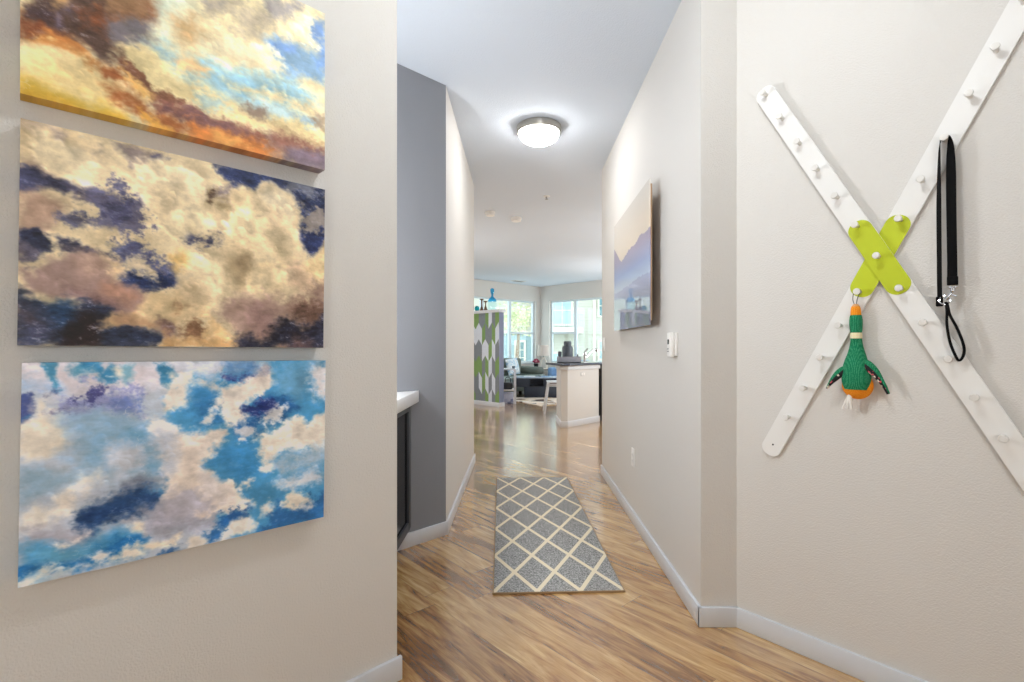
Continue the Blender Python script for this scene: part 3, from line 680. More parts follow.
def wall_with_openings(M, s0, s1, thick, openings, name, label):
    """openings: (s0, s1, z0, z1); outside is +y of the frame"""
    mb = MB(M); cuts = sorted({s0, s1} | {v for q in openings for v in q[:2]})
    for a, b in zip(cuts, cuts[1:]):
        hit = [q for q in openings if q[0] <= a + 1e-6 and q[1] >= b - 1e-6]
        if hit:
            mb.box((a, 0, 0), (b, thick, hit[0][2])); mb.box((a, 0, hit[0][3]), (b, thick, H))
        else:
            mb.box((a, 0, 0), (b, thick, H))
    o = struct(mb, name, M_WALL); tag(o, label, 'wall')
FL = frame(K, (-R2, -R2, 0), (-R2, R2, 0))       # from the far corner along the left window wall, outward
FR = frame(K, (R2, -R2, 0), (R2, R2, 0))
WZ = (0.72, 2.36)
wall_with_openings(FL, -0.1, 5.1, 0.14, [(0.16, 2.95, *WZ)], 'wall_back_left', 'far living room wall left of the corner with a window')
wall_with_openings(FR, -0.1, 3.9, 0.14, [(0.325, 3.15, *WZ)], 'wall_back_right', 'far living room wall right of the corner with a window')

# windows: frame, meeting rails, panes
M_VINYL = paint('window_vinyl', (214, 226, 232), 0.4, bump=(60, 0.04, 0.001))
M_PANE = glass_pane('tinted_pane', (0.92, 0.97, 0.96))
def window(M, s0, s1, mull, hung, name, label):
    z0, z1 = WZ
    fr = MB(M); f = 0.045; y0, y1 = 0.075, 0.135
    fr.box((s0, y0, z0), (s1, y1, z0 + f)); fr.box((s0, y0, z1 - f), (s1, y1, z1))
    fr.box((s0, y0, z0 + f), (s0 + f, y1, z1 - f)); fr.box((s1 - f, y0, z0 + f), (s1, y1, z1 - f))
    for m_ in mull: fr.box((m_ - 0.04, y0, z0 + f), (m_ + 0.04, y1, z1 - f))
    root = struct(fr, name, M_VINYL); tag(root, label, 'window')
    edges = [s0 + f] + [v for m_ in mull for v in (m_ - 0.04, m_ + 0.04)] + [s1 - f]
    for k in range(0, len(edges), 2):
        a, b = edges[k], edges[k + 1]
        if hung[k//2]:
            MB(M).box((a, 0.085, 1.475), (b, 0.125, 1.53)).build('meeting_rail', M_VINYL, root, smooth=0)
            MB(M).box((a, 0.100, z0 + f), (b, 0.106, 1.475)).build('pane', M_PANE, root, smooth=0)
            MB(M).box((a, 0.100, 1.53), (b, 0.106, z1 - f)).build('pane', M_PANE, root, smooth=0)
        else:
            MB(M).box((a, 0.100, z0 + f), (b, 0.106, z1 - f)).build('pane', M_PANE, root, smooth=0)
    MB(M).box((s0 - 0.02, -0.03, z0 - 0.03), (s1 + 0.02, 0.075, z0 - 0.002), bev=0.004).build('window_sill', M_TRIM, root)
    return root
window(FL, 0.16, 2.95, [1.054, 2.0], [True, False, True], 'window_1', 'living room window on left of the far corner')
window(FR, 0.325, 3.15, [1.163, 2.1], [True, False, True], 'window_2', 'living room window on right of the far corner')

# baseboards
BH, BT = 0.082, 0.014
def baseboard(name, M, s0, s1, o0=0.0, sgn=1, label=None):
    a, b = sorted((o0, o0 + sgn*BT))
    mb = MB(M).box((s0, a, 0), (s1, b, BH), bev=0.003)
    o = struct(mb, name, M_TRIM, smooth=30); tag(o, label or 'white painted baseboard', 'baseboard')
ID = Matrix()
baseboard('baseboard_left', LW, -BT, 4.0, label='white baseboard below the cloud canvases')
baseboard('baseboard_right', RW, -0.005, 4.2, label='white baseboard below the white cross peg rack')
HRW = frame((XR, 2.0724 - BT, 0), (0, 1, 0), (-1, 0, 0))
baseboard('baseboard_hall_right', HRW, 0, 2.478 + BT, label='white baseboard along right side of the hall')
RET = frame((XR - BT, 2.0724, 0), (1, 0, 0), (0, -1, 0))
baseboard('baseboard_corner', RET, 0, C0.x - XR + BT + 0.006, label='short white baseboard at the corner between hall and peg rack wall')
HLW = frame((B.x, B.y - 0.006, 0), (0, 1, 0), (1, 0, 0))
baseboard('baseboard_hall_left', HLW, 0, 1.926 + BT, label='white baseboard along left side of the hall')
baseboard('baseboard_niche', GW, -0.008, 1.1, label='white baseboard below the grey accent wall')
baseboard('baseboard_living_left', FL, 0, 5, sgn=-1, label='white baseboard under the left living room window')
baseboard('baseboard_living_right', FR, 0, 3.8, sgn=-1, label='white baseboard under the right living room window')

# ------------------------------------------------------------------ cloud canvases
NU, NV = 420, 306
M_CANVAS = vcol_mat('printed_canvas', 0.45, spec=0.25, bump=(55, 0.25, 0.003))
def canvas(name, img, t_mid, z_mid, w, h, roll, label, gain, depth=0.043, gap=0.004):
    """gallery-wrapped canvas: the print runs over the sides"""
    # local x to the right as seen from the room, y out from the wall, z up
    c = LW @ Vector((t_mid, 0, z_mid))
    L = frame(c, (R2, R2, 0), (R2, -R2, 0)) @ Matrix.Rotation(roll, 4, 'Y')
    u, v = np.meshgrid(np.linspace(0, 1, NU), np.linspace(0, 1, NV))
    X = (u - 0.5)*w; Z = (0.5 - v)*h
    verts = np.stack([X.ravel(), np.full(X.size, gap + depth), Z.ravel()], 1)
    idx = np.arange(NU*NV).reshape(NV, NU)
    quads = np.stack([idx[:-1, :-1], idx[1:, :-1], idx[1:, 1:], idx[:-1, 1:]], -1).reshape(-1, 4)
    edge = np.concatenate([idx[0, :-1], idx[:-1, -1], idx[-1, :0:-1], idx[:0:-1, 0]])
    n0 = len(verts)
    side = verts[edge].copy(); front = verts[edge].copy()
    back = side.copy(); back[:, 1] = gap
    verts = np.concatenate([verts, front, back])
    m = len(edge); k = np.arange(m)
    sq = np.stack([n0 + k, n0 + m + k, n0 + m + (k + 1) % m, n0 + (k + 1) % m], -1)
    faces = np.concatenate([quads, sq]).tolist() + [list(range(n0 + m, n0 + 2*m))[::-1]]
    lut = np.array([lin(i) for i in range(256)])
    rgb = np.minimum(lut[np.clip(img.reshape(-1, 3), 0, 255).astype(int)]*gain, 0.92)
    rgb = np.concatenate([rgb, rgb[edge], rgb[edge]])
    R3 = np.array(L.to_3x3()); W3 = verts @ R3.T
    me = bpy.data.meshes.new(name)
    me.from_pydata(W3.tolist(), [], faces); me.update()
    at = me.attributes.new('print', 'FLOAT_COLOR', 'POINT')
    at.data.foreach_set('color', np.concatenate([rgb, np.ones((len(rgb), 1))], 1).astype(np.float32).ravel())
    me.materials.append(M_CANVAS)
    bm = bmesh.new(); bm.from_mesh(me); bmesh.ops.recalc_face_normals(bm, faces=bm.faces); bm.to_mesh(me); bm.free()
    o = bpy.data.objects.new(name, me); col.objects.link(o); o.location = c
    WORLD[o.name] = Vector(c)
    return tag(o, label, 'canvas print', 'cloud canvases on the left wall')
canvas('cloud_canvas', paint_clouds(PRINT_SUNSET, NU, NV, 11, 1.37, relief=0.22, chroma=1.0), 0.6025, 1.928, 0.652, 0.473, 0.0,
       'top canvas of three, golden sunset clouds over pale blue sky', 1.08)
canvas('cloud_canvas', paint_clouds(PRINT_STORM, NU, NV, 211, 1.37, relief=0.32, chroma=1.0), 0.6045, 1.397, 0.652, 0.478, math.radians(0.6),
       'middle canvas of three, cream storm clouds against navy sky', 1.02)
canvas('cloud_canvas', paint_clouds(PRINT_BLUE, NU, NV, 411, 1.37, relief=0.18, chroma=0.96), 0.603, 0.8845, 0.652, 0.472, math.radians(0.75),
       'bottom canvas of three, white clouds in bright blue sky', 1.27)

# ------------------------------------------------------------------ mountain print on the right of the hall
def mountain_image(nu=150, nv=120):
    u, v = np.meshgrid(np.linspace(0, 1, nu), np.linspace(0, 1, nv))
    def mix(a, b, t): return a + (b - a)*np.clip(t, 0, 1)[..., None]
    c = lambda *p: np.array(p, float)
    sky = mix(c(244, 238, 228), c(250, 232, 206), v/0.34)
    ridge = np.interp(u, [0, .1, .2, .27, .33, .4, .5, .6, .7, .8, .9, 1.0], [.22, .28, .36, .40, .395, .375, .355, .35, .345, .335, .34, .335])
    ridge = ridge + fractal(u*9, v*0 + 3.3, 77, 4)*0.02
    hill = mix(c(158, 144, 176), c(146, 168, 222), (v - 0.36)/0.18)
    hill = mix(hill, c(196, 212, 238), (v - 0.52)/0.12)
    img = np.where((v > ridge)[..., None], hill, sky)
    r2 = 0.64 + 0.01*np.sin(u*7) + fractal(u*6, v*0 + 9, 78, 3)*0.015
    low = mix(c(158, 164, 206), c(92, 94, 124), (v - 0.66)/0.16)
    img = np.where((v > r2)[..., None], img + (low - img)*0.75, img)
    return img
mp = thing('mountain_print', 'glossy print of misty mauve mountains on right hall wall', 'picture', (XR - 0.02, 3.22, 1.665))
MB().prism([(XR - 0.058, 2.66), (XR - 0.046, 2.66), (XR - 0.0295, 3.70), (XR - 0.0395, 3.70)], 1.298, 2.025).build('backing_frame', paint('oak_edge', (168, 136, 104), 0.5, bump=(40, 0.2, 0.002)), mp)
MB().prism([(XR - 0.0428, 2.86), (XR, 2.86), (XR, 3.58), (XR - 0.0314, 3.58)], 1.45, 1.90).build('wall_cleat', M_BLACK, mp, smooth=0)
def print_panel(parent):
    nu, nv = 150, 120; img = mountain_image(nu, nv)
    tilt = 0.018; x = XR - 0.053
    u, v = np.meshgrid(np.linspace(0, 1, nu), np.linspace(0, 1, nv))
    y0, y1, z0, z1 = 2.645, 3.737, 1.272, 2.05
    Y = y1 + (y0 - y1)*u; Z = z1 + (z0 - z1)*v
    L = WORLD[parent.name]
    vs = np.stack([x + tilt*(Y.ravel() - 3.22) - L.x, Y.ravel() - L.y, Z.ravel() - L.z], 1)
    idx = np.arange(nu*nv).reshape(nv, nu)
    quads = np.stack([idx[:-1, :-1], idx[:-1, 1:], idx[1:, 1:], idx[1:, :-1]], -1).reshape(-1, 4)
    edge = np.concatenate([idx[0, :-1], idx[:-1, -1], idx[-1, :0:-1], idx[:0:-1, 0]])
    n0 = len(vs); m = len(edge); k = np.arange(m)
    fr = vs[edge]; bk = fr.copy(); bk[:, 0] += 0.004
    vs = np.concatenate([vs, fr, bk])
    sq = np.stack([n0 + k, n0 + (k + 1) % m, n0 + m + (k + 1) % m, n0 + m + k], -1)
    faces = np.concatenate([quads, sq]).tolist() + [list(range(n0 + m, n0 + 2*m))]
    lut = np.array([lin(i) for i in range(256)])
    rgb = lut[np.clip(img.reshape(-1, 3), 0, 255).astype(int)]
    rgb = np.concatenate([rgb, rgb[edge], rgb[edge]])
    me = bpy.data.meshes.new('print_panel'); me.from_pydata(vs.tolist(), [], faces)
    at = me.attributes.new('print', 'FLOAT_COLOR', 'POINT')
    at.data.foreach_set('color', np.concatenate([rgb, np.ones((len(rgb), 1))], 1).astype(np.float32).ravel())
    bm = bmesh.new(); bm.from_mesh(me); bmesh.ops.recalc_face_normals(bm, faces=bm.faces); bm.to_mesh(me); bm.free()
    me.materials.append(vcol_mat('acrylic_print', 0.35, spec=0.3, coat=1.0, coat_rough=0.004))
    me.materials[0].node_tree.nodes['Principled BSDF'].inputs['Coat IOR'].default_value = 2.3
    o = bpy.data.objects.new('print_panel', me); col.objects.link(o); o.parent = parent; WORLD[o.name] = L.copy()
    o['label'] = 'glossy acrylic face with misty mountain image'
print_panel(mp)

# ------------------------------------------------------------------ small fittings on the right hall wall
HR = frame((XR, 0, 0), (0, 1, 0), (-1, 0, 0))         # along the hall, out from the wall, up
t = thing('wall_remote', 'white remote control in a wall cradle beside the mountain print', 'remote control', (XR, 2.42, 1.16))
MB(HR).box((2.375, 0, 1.112), (2.448, 0.012, 1.222), bev=0.003).build('cradle', M_WHITE, t)
rm = MB(HR).box((2.388, 0.013, 1.106), (2.440, 0.034, 1.226), bev=0.006, seg=3).build('remote_body', M_WHITE, t)
MB(HR).box((2.402, 0.0335, 1.168), (2.428, 0.0352, 1.192), bev=0.0005).build('screen', paint('lcd', (58, 60, 60), 0.25, bump=(60, 0.02, 0.001)), rm)
M_BTN = paint('grey_button', (150, 150, 150), 0.5, bump=(60, 0.02, 0.001))
for z in (1.146, 1.134):
    for y in (2.407, 2.420):
        MB(HR).box((y, 0.0335, z - 0.003), (y + 0.008, 0.0358, z + 0.003), bev=0.001).build('button', M_BTN, rm)
def plate(name, M, s, z, label, cat, kindp):
    t = thing(name, label, cat, M @ Vector((s, 0, z)))
    MB(M).box((s - 0.036, 0, z - 0.06), (s + 0.036, 0.006, z + 0.06), bev=0.002).build('cover_plate', M_WHITE, t)
    if kindp == 'outlet':
        for dz in (0.021, -0.021):
            oc = MB(M).box((s - 0.017, 0.005, z + dz - 0.014), (s + 0.017, 0.0085, z + dz + 0.014), bev=0.002).build('socket', M_WHITE, t)
            for ds in (-0.006, 0.006):
                MB(M).box((s + ds - 0.001, 0.0075, z + dz - 0.004), (s + ds + 0.001, 0.0088, z + dz + 0.005)).build('slot', M_BLACK, oc)
    else:
        MB(M).box((s - 0.017, 0.005, z - 0.033), (s + 0.017, 0.011, z + 0.033), bev=0.003).build('rocker', M_WHITE, t)
plate('wall_outlet', HR, 3.30, 0.425, 'white outlet plate low on the right hall wall', 'outlet', 'outlet')
plate('light_switch', HR, 4.42, 1.175, 'white light switch at the far end of the right hall wall', 'light switch', 'switch')

# ------------------------------------------------------------------ hall runner
rw_, rl_ = 0.613, 2.03
RUG = frame((-0.118, 2.336, 0), (math.cos(0.037), math.sin(0.037), 0), (-math.sin(0.037), math.cos(0.037), 0))
me_rug = MB().box((0, 0, 0.001), (rw_, rl_, 0.010), bev=0.003)
rug = me_rug.build('runner_rug', lattice_rug(rw_, rl_), None, (0, 0, 0)); rug.matrix_world = RUG; WORLD[rug.name] = Vector((-0.118, 2.336, 0))
tag(rug, 'grey hall runner with cream diamond lattice on the wood floor', 'rug')
M_BIND = paint('tan_binding', (150, 122, 88), 0.9, bump=(300, 0.3, 0.002))
bd = MB(); e = 0.006
bd.box((-e, -e, 0.0005), (rw_ + e, 0.0, 0.0085)); bd.box((-e, rl_, 0.0005), (rw_ + e, rl_ + e, 0.0085))
bd.box((-e, 0, 0.0005), (0, rl_, 0.0085)); bd.box((rw_, 0, 0.0005), (rw_ + e, rl_, 0.0085))
bo = bd.build('edge_binding', M_BIND, None, (0, 0, 0)); bo.parent = rug

# ------------------------------------------------------------------ ceiling fittings
t = thing('ceiling_light', 'round flush ceiling light with nickel ring glowing in the hall', 'ceiling light', (0.146, 3.66, H))
MB().lathe((0.146, 3.66, 0), [(0.02, H), (0.158, H), (0.162, H - 0.004), (0.162, H - 0.046), (0.158, H - 0.052), (0.150, H - 0.052), (0.148, H - 0.03), (0.02, H - 0.03)], 48).build('ring', M_NICKEL, t)
M_GLOW = paint('lamp_glass', (255, 250, 242), 0.3, emit=((254, 253, 252), 46.0), mottle=(3, 0.01))
dome = [(0.002, H - 0.128)] + [(0.147*math.sin(a), H - 0.050 - 0.078*math.cos(a)) for a in [0.08 + k*(math.pi/2 - 0.08)/12 for k in range(13)]] + [(0.147, H - 0.034), (0.02, H - 0.034)]
MB().lathe((0.146, 3.66, 0), dome[::-1], 48).build('diffuser', M_GLOW, t)
def detector(x, y, r, h, label):
    t = thing('smoke_detector', label, 'smoke detector', (x, y, H), 'detectors on the ceiling')
    MB().lathe((x, y, 0), [(0.004, H), (r, H), (r, H - h*0.45), (r*0.97, H - h*0.5), (0.004, H - h*0.5)], 28).build('base', M_WHITE, t)
    MB().lathe((x, y, 0), [(0.004, H - h*0.5), (r*0.9, H - h*0.5), (r*0.86, H - h*0.9), (r*0.7, H - h), (0.004, H - h)], 28).build('cover', M_WHITE, t)
detector(-0.345, 5.98, 0.062, 0.05, 'left white smoke detector of two on the ceiling past the hall')
detector(-0.035, 6.25, 0.07, 0.05, 'right white smoke detector of two on the ceiling past the hall')
t = thing('sprinkler_head', 'small white sprinkler head on the ceiling beyond the light', 'sprinkler', (0.294, 5.35, H))
MB().lathe((0.294, 5.35, 0), [(0.003, H), (0.035, H), (0.032, H - 0.008), (0.003, H - 0.010)], 24).build('escutcheon', M_WHITE, t)
MB().lathe((0.294, 5.35, 0), [(0.003, H - 0.01), (0.010, H - 0.01), (0.008, H - 0.03), (0.018, H - 0.034), (0.018, H - 0.037), (0.003, H - 0.037)], 16).build('deflector', M_NICKEL, t)
VC = frame((-0.02, 12.35, H), (R2, R2, 0), (-R2, R2, 0))
t = thing('ceiling_vent', 'white air vent in the living room ceiling near the windows', 'vent', (-0.02, 12.35, H))
MB(VC).box((-0.19, -0.09, -0.008), (0.19, 0.09, 0), bev=0.002).build('frame', M_WHITE, t)
mb = MB(VC)
for k in range(7): mb.box((-0.165, -0.07 + k*0.021, -0.012), (0.165, -0.062 + k*0.021, -0.006))
mb.build('grille', M_BTN, t)

# ------------------------------------------------------------------ niche with counter
t = thing('niche_counter', 'thick white countertop built into the grey niche', 'countertop', (-0.9, 2.4, 0.83))
MB().prism([(-0.588, 1.80), (-0.588, 2.940), (-1.295, 2.233), (-1.295, 1.80)], 0.832, 0.899, bev=0.002).build('slab', paint('white_quartz', (232, 232, 232), 0.3, mottle=(12, 0.03)), t)
t = thing('beverage_cabinet', 'black glass-fronted cabinet under the white niche counter', 'cabinet', (-0.9, 2.4, 0.11))
MB().prism([(-0.66, 1.90), (-0.66, 2.845), (-1.25, 2.255), (-1.25, 1.90)], 0.115, 0.831).build('body', M_BLACK, t, smooth=0)
M_FRAME = paint('dark_steel', (38, 42, 50), 0.4, bump=(80, 0.05, 0.001))
d = MB(); x0, x1 = -0.66, -0.62
d.box((x0, 2.815, 0.115), (x1, 2.872, 0.828), bev=0.004); d.box((x0, 1.95, 0.115), (x1, 2.0, 0.828), bev=0.004)
d.box((x0, 2.0, 0.115), (x1, 2.815, 0.165), bev=0.003); d.box((x0, 2.0, 0.79), (x1, 2.815, 0.828), bev=0.003)
dr = d.build('door', M_FRAME, t)
MB().box((x0 + 0.004, 1.99, 0.16), (x1 - 0.012, 2.82, 0.795)).build('glass', M_BLACKGLASS, dr, smooth=0)
MB().prism([(-0.98, 1.90), (-0.98, 2.50), (-1.22, 2.26), (-1.22, 1.90)], 0.0, 0.1149).build('toe_kick', M_BLACK, t, smooth=0)

# ------------------------------------------------------------------ white cross of peg boards
UC, ZC = 0.494, 1.462
KA = (0.0612, -0.1138); KB = (0.0576, 0.1145)
rack = thing('peg_rack', 'white cross-shaped peg rack with lime green centre on the right wall', 'peg rack', RW @ Vector((UC, 0, ZC)))
def stadium(M, L0, L1, w, y0, y1, r=None, n=8):
    """flat board with rounded ends, long axis = frame x"""
    r = r or w/2; pts = []
    for cx_, cz_, a0 in ((L1 - r, w/2 - r, 0), (L0 + r, w/2 - r, 90), (L0 + r, -w/2 + r, 180), (L1 - r, -w/2 + r, 270)):
        for k in range(n + 1):
            a = math.radians(a0 + 90*k/n); pts.append((cx_ + r*math.cos(a), cz_ + r*math.sin(a)))
    mb = MB(M)
    ring = lambda y, g: [Vector((p[0]*(1), y, p[1])) for p in pts]
    mb.loops([ring(y0, 0), ring(y1, 0)])
    return mb
def board_frame(k):
    a = Vector((k[0], 0, k[1])).normalized(); b = Vector((-a.z, 0, a.x))
    M = Matrix.Identity(4)
    for j, v in enumerate((a, Vector((0, 1, 0)), b)):
        for i in range(3): M[i][j] = v[i]
    M[0][3] = UC; M[2][3] = ZC
    return RW @ M
sp_a = math.hypot(*KA); sp_b = math.hypot(*KB)
FA, FB = board_frame(KA), board_frame(KB)
stadium(FB, -6.35*sp_b, 6.35*sp_b, 0.072, 0.002, 0.012, r=0.03).build('board', M_BOARD, rack)
stadium(FA, -6.25*sp_a, 6.35*sp_a, 0.072, 0.0125, 0.023, r=0.03).build('board', M_BOARD, rack)
gl = stadium(FB, -sp_b - 0.016, sp_b + 0.016, 0.0725, 0.012, 0.0135, r=0.035).build('centre_panel', M_LIME, rack); gl['label'] = 'lime green rounded panel'
gl = stadium(FA, -sp_a - 0.016, sp_a + 0.016, 0.0725, 0.023, 0.0245, r=0.035).build('centre_panel', M_LIME, rack); gl['label'] = 'lime green rounded panel on top'
def peg(k, kk, y0):
    u, z = UC + kk[0]*k, ZC + kk[1]*k
    prof = [(0.0005, 0), (0.0075, 0), (0.0065, 0.022), (0.0105, 0.029), (0.0115, 0.033), (0.0100, 0.0365), (0.0005, 0.0375)]
    Mp = RW @ Matrix.Translation((u, y0, z)) @ Matrix.Rotation(-math.pi/2, 4, 'X')
    MB(Mp).lathe((0, 0, 0), prof, 18).build('peg', M_PEG, rack)
for k in range(-6, 7): peg(k, KA, 0.023)
for k in list(range(-5, 0)) + list(range(1, 7)): peg(k, KB, 0.012)
MB(RW @ Matrix.Translation((UC - 6*KB[0], 0.0118, ZC - 6*KB[1])) @ Matrix.Rotation(-math.pi/2, 4, 'X')).lathe((0, 0, 0), [(0.0003, 0), (0.0035, 0), (0.0035, 0.0006), (0.0003, 0.0006)], 12).build('screw_hole', M_BLACK, rack)

# ------------------------------------------------------------------ black leash
pu, pz = UC + 3*KB[0], ZC + 3*KB[1]

leash = thing('dog_leash', 'black webbing leash with metal clip hanging from the peg rack', 'leash', RW @ Vector((pu, 0.03, pz)))
top = pz + 0.0085
def sm(pts, n=6):
    """Catmull-Rom through pts"""
    pts = [Vector(p) for p in pts]; out = []
    for i in range(len(pts) - 1):
        p0, p1, p2, p3 = pts[max(i - 1, 0)], pts[i], pts[i + 1], pts[min(i + 2, len(pts) - 1)]
        for k in range(n):
            t_ = k/n
            out.append(0.5*((2*p1) + (p2 - p0)*t_ + (2*p0 - 5*p1 + 4*p2 - p3)*t_*t_ + (3*p1 - p0 - 3*p2 + p3)*t_**3))
    return out + [pts[-1]]
key = [(-0.012, 0.031, -0.515), (-0.013, 0.031, -0.40), (-0.014, 0.031, -0.22), (-0.0135, 0.030, -0.08), (-0.011, 0.028, -0.014), (0.0, 0.027, -0.001), (0.011, 0.028, -0.014), (0.0145, 0.031, -0.08), (0.016, 0.034, -0.22), (0.018, 0.034, -0.38), (0.0185, 0.034, -0.462)]
path = sm([(pu + a, b, top + c) for a, b, c in key], 8)
n_ = len(path)
wd = []
for i in range(n_):
    f = i/(n_ - 1)
    k_ = abs(f - 0.5)*2
    if f < 0.5: ang = math.radians(90 - 33*min(1, max(0, (k_ - 0.08)/0.5)))
    else: ang = math.radians(90 - 88*min(1, max(0, (k_ - 0.08)/0.42)))
    wd.append((math.cos(ang), math.sin(ang), 0))
MB(RW).ribbon(path, wd, 0.024, 0.0022).build('strap', M_STRAP, leash)
cz = top - 0.462
MB(RW).box((pu + 0.006, 0.029, cz - 0.005), (pu + 0.032, 0.039, cz + 0.022), bev=0.002).build('strap_end', M_STRAP, leash)
MB(RW).box((pu - 0.021, 0.025, top - 0.53), (pu - 0.004, 0.037, top - 0.50), bev=0.002).build('strap_end', M_STRAP, leash)
clip = MB(RW)
clip.tube([(pu + 0.010, 0.034, cz - 0.004), (pu + 0.029, 0.034, cz - 0.004), (pu + 0.030, 0.034, cz - 0.011), (pu + 0.010, 0.034, cz - 0.011)], 0.0022, 8, closed=True)
clip.tube(sm([(pu + 0.020, 0.034, cz - 0.010), (pu + 0.019, 0.035, cz - 0.024), (pu + 0.012, 0.036, cz - 0.036), (pu + 0.003, 0.036, cz - 0.048)], 5), [0.006]*6 + [0.0045]*10, 10)
ringp = [(pu + 0.001 + 0.013*math.cos(a), 0.036, cz - 0.050 + 0.013*math.sin(a)) for a in [2*math.pi*k/20 for k in range(20)]]
clip.tube(ringp, 0.0026, 8, closed=True)
clip.tube([(pu + 0.016, 0.036, cz - 0.034), (pu + 0.030, 0.038, cz - 0.040)], 0.0025, 8)
clip.build('metal_clip', M_CHROME, leash)['label'] = 'silver snap clip'
hz = cz - 0.062
loopk = [(0.003, 0.036, 0.006), (0.006, 0.036, -0.02), (0.006, 0.037, -0.06), (0.013, 0.038, -0.11), (0.025, 0.040, -0.148), (0.035, 0.041, -0.166), (0.045, 0.040, -0.150), (0.045, 0.038, -0.122), (0.031, 0.037, -0.075), (0.014, 0.037, -0.035), (0.009, 0.036, -0.012), (0.006, 0.036, 0.004)]
lp = sm([(pu + a, b, hz + c*1.05) for a, b, c in loopk], 6)
MB(RW).ribbon(lp, (0.25, 1, 0), 0.013, 0.006).build('hand_loop', M_STRAP, leash)

# ------------------------------------------------------------------ hanging duck toy
DU = 0.429
duck = thing('duck_toy', 'green knitted duck dog toy hanging by its beak from the peg rack', 'dog toy', RW @ Vector((DU, 0.03, 1.36)))
M_GREEN = knit('green_knit', (10, 112, 74), (70, 160, 118), 230); M_ORANGE = knit('orange_plush', (236, 138, 24), (250, 170, 60), 240)
M_CREAM = knit('cream_collar', (240, 226, 180), (250, 240, 214), 220); M_PINK = paint('beak_felt', (214, 160, 112), 0.9, bump=(200, 0.2, 0.002))
M_SPOT = patches('spotted_lining', 130, [(0, (18, 18, 22)), (0.45, (26, 24, 26)), (0.72, (206, 84, 92)), (0.86, (226, 214, 196))])
# one continuous body: head down to rump, coloured by band (0 green, 1 orange, 2 cream, 3 beak tip)
prof = [(1.306, .003, 3), (1.304, .008, 3), (1.297, .0125, 3), (1.289, .0145, 1), (1.279, .0155, 1), (1.267, .016, 1), (1.265, .0175, 0), (1.250, .0195, 0), (1.233, .0195, 0), (1.217, .0185, 0),
        (1.206, .0165, 0), (1.204, .0172, 2), (1.195, .0180, 2), (1.186, .0175, 2), (1.184, .017, 0), (1.169, .0185, 0), (1.152, .0215, 0), (1.132, .027, 0), (1.114, .033, 0), (1.096, .0385, 0), (1.076, .042, 0),
        (1.056, .044, 0), (1.038, .0435, 0), (1.023, .0405, 0), (1.010, .035, 0), (1.002, .030, 1), (0.992, .023, 1), (0.984, .013, 1), (0.980, .004, 1)]
mb = MB(RW); rings = []; N = 30
for z, r, c in prof:
    dep = 0.75 if z < 1.13 else 0.9
    bulge = 0.028 + 0.004*(z < 1.13)
    lean = 0.003*math.sin((1.3 - z)*6)
    rings.append([Vector((DU + lean + r*math.cos(2*math.pi*k/N), bulge + max(-0.010, r*dep*math.sin(2*math.pi*k/N)), z)) for k in range(N)])
mb.loops(rings)
mb.bm.faces.ensure_lookup_table()
for f in mb.bm.faces:
    pass
nf = 0
quads = (len(prof) - 1)*N
fl_ = list(mb.bm.faces)
for i, f in enumerate(fl_[:quads]): f.material_index = prof[i//N + 1][2]
fl_[quads].material_index = 3
if len(fl_) > quads + 1: fl_[quads + 1].material_index = 1
mb.build('body', [M_GREEN, M_ORANGE, M_CREAM, M_PINK], duck, smooth=60)
mb = MB(RW); mb.ball((DU + 0.005, 0.026, 1.024), (0.0475, 0.022, 0.048), 18)
mb.build('belly', M_ORANGE, duck, smooth=60)['label'] = 'orange plush belly'
def wing(pts, w, mat_top, mat_low, flip):
    """padded wing: knitted on the front, spotted lining behind"""
    path = sm(pts, 5); m = len(path); rt = []; rl = []
    for i, p in enumerate(path):
        f = i/(m - 1); d = (path[min(i + 1, m - 1)] - path[max(i - 1, 0)]).normalized()
        a = Vector((-d.z, 0, d.x)).normalized()
        h = w*(0.55 + 0.75*math.sin(math.pi*min(1, f*1.15 + 0.08)))*(1 if f < 0.85 else max(0.25, (1 - f)/0.15))
        rt.append([p + a*h*math.cos(q) + Vector((0, 0.011*math.sin(q)*math.sqrt(max(0.05, 1 - f*0.6)), 0)) for q in [2*math.pi*k/14 for k in range(14)]])
    mb = MB(RW).loops(rt)
    ww = mb.build('wing', mat_top, duck, smooth=60)
    rl = []
    for i, p in enumerate(path):
        f = i/(m - 1); d = (path[min(i + 1, m - 1)] - path[max(i - 1, 0)]).normalized()
        a = Vector((-d.z, 0, d.x)).normalized()*flip
        h = w*(0.5 + 0.75*math.sin(math.pi*min(1, f*1.1 + 0.05)))
        c_ = p + a*h*0.62 + Vector((0, 0.003, 0))
        rl.append([c_ + a*h*0.75*math.cos(q) + Vector((0, 0.0095*math.sin(q), 0)) for q in [2*math.pi*k/12 for k in range(12)]])
    MB(RW).loops(rl[3:]).build('wing_lining', mat_low, ww, smooth=60)['label'] = 'black and pink spotted lining'
wing([(DU + 0.025, 0.036, 1.108), (DU + 0.042, 0.040, 1.094), (DU + 0.068, 0.040, 1.062), (DU + 0.098, 0.036, 1.002)], 0.0105, M_GREEN, M_SPOT, -1)
wing([(DU - 0.024, 0.036, 1.086), (DU - 0.042, 0.040, 1.070), (DU - 0.066, 0.040, 1.042), (DU - 0.086, 0.037, 1.010)], 0.0095, M_GREEN, M_SPOT, 1)
mb = MB(RW)
for dx in (-0.010, -0.003, 0.004):
    mb.tube(sm([(DU - 0.014 + dx*0.3, 0.034, 0.990), (DU - 0.018 + dx, 0.036, 0.965), (DU - 0.019 + dx*1.8, 0.036, 0.940)], 4), [0.0045]*5 + [0.003]*4, 8)
mb.build('tail_tassel', paint('white_yarn', (238, 236, 230), 0.9, bump=(300, 0.4, 0.002)), duck)
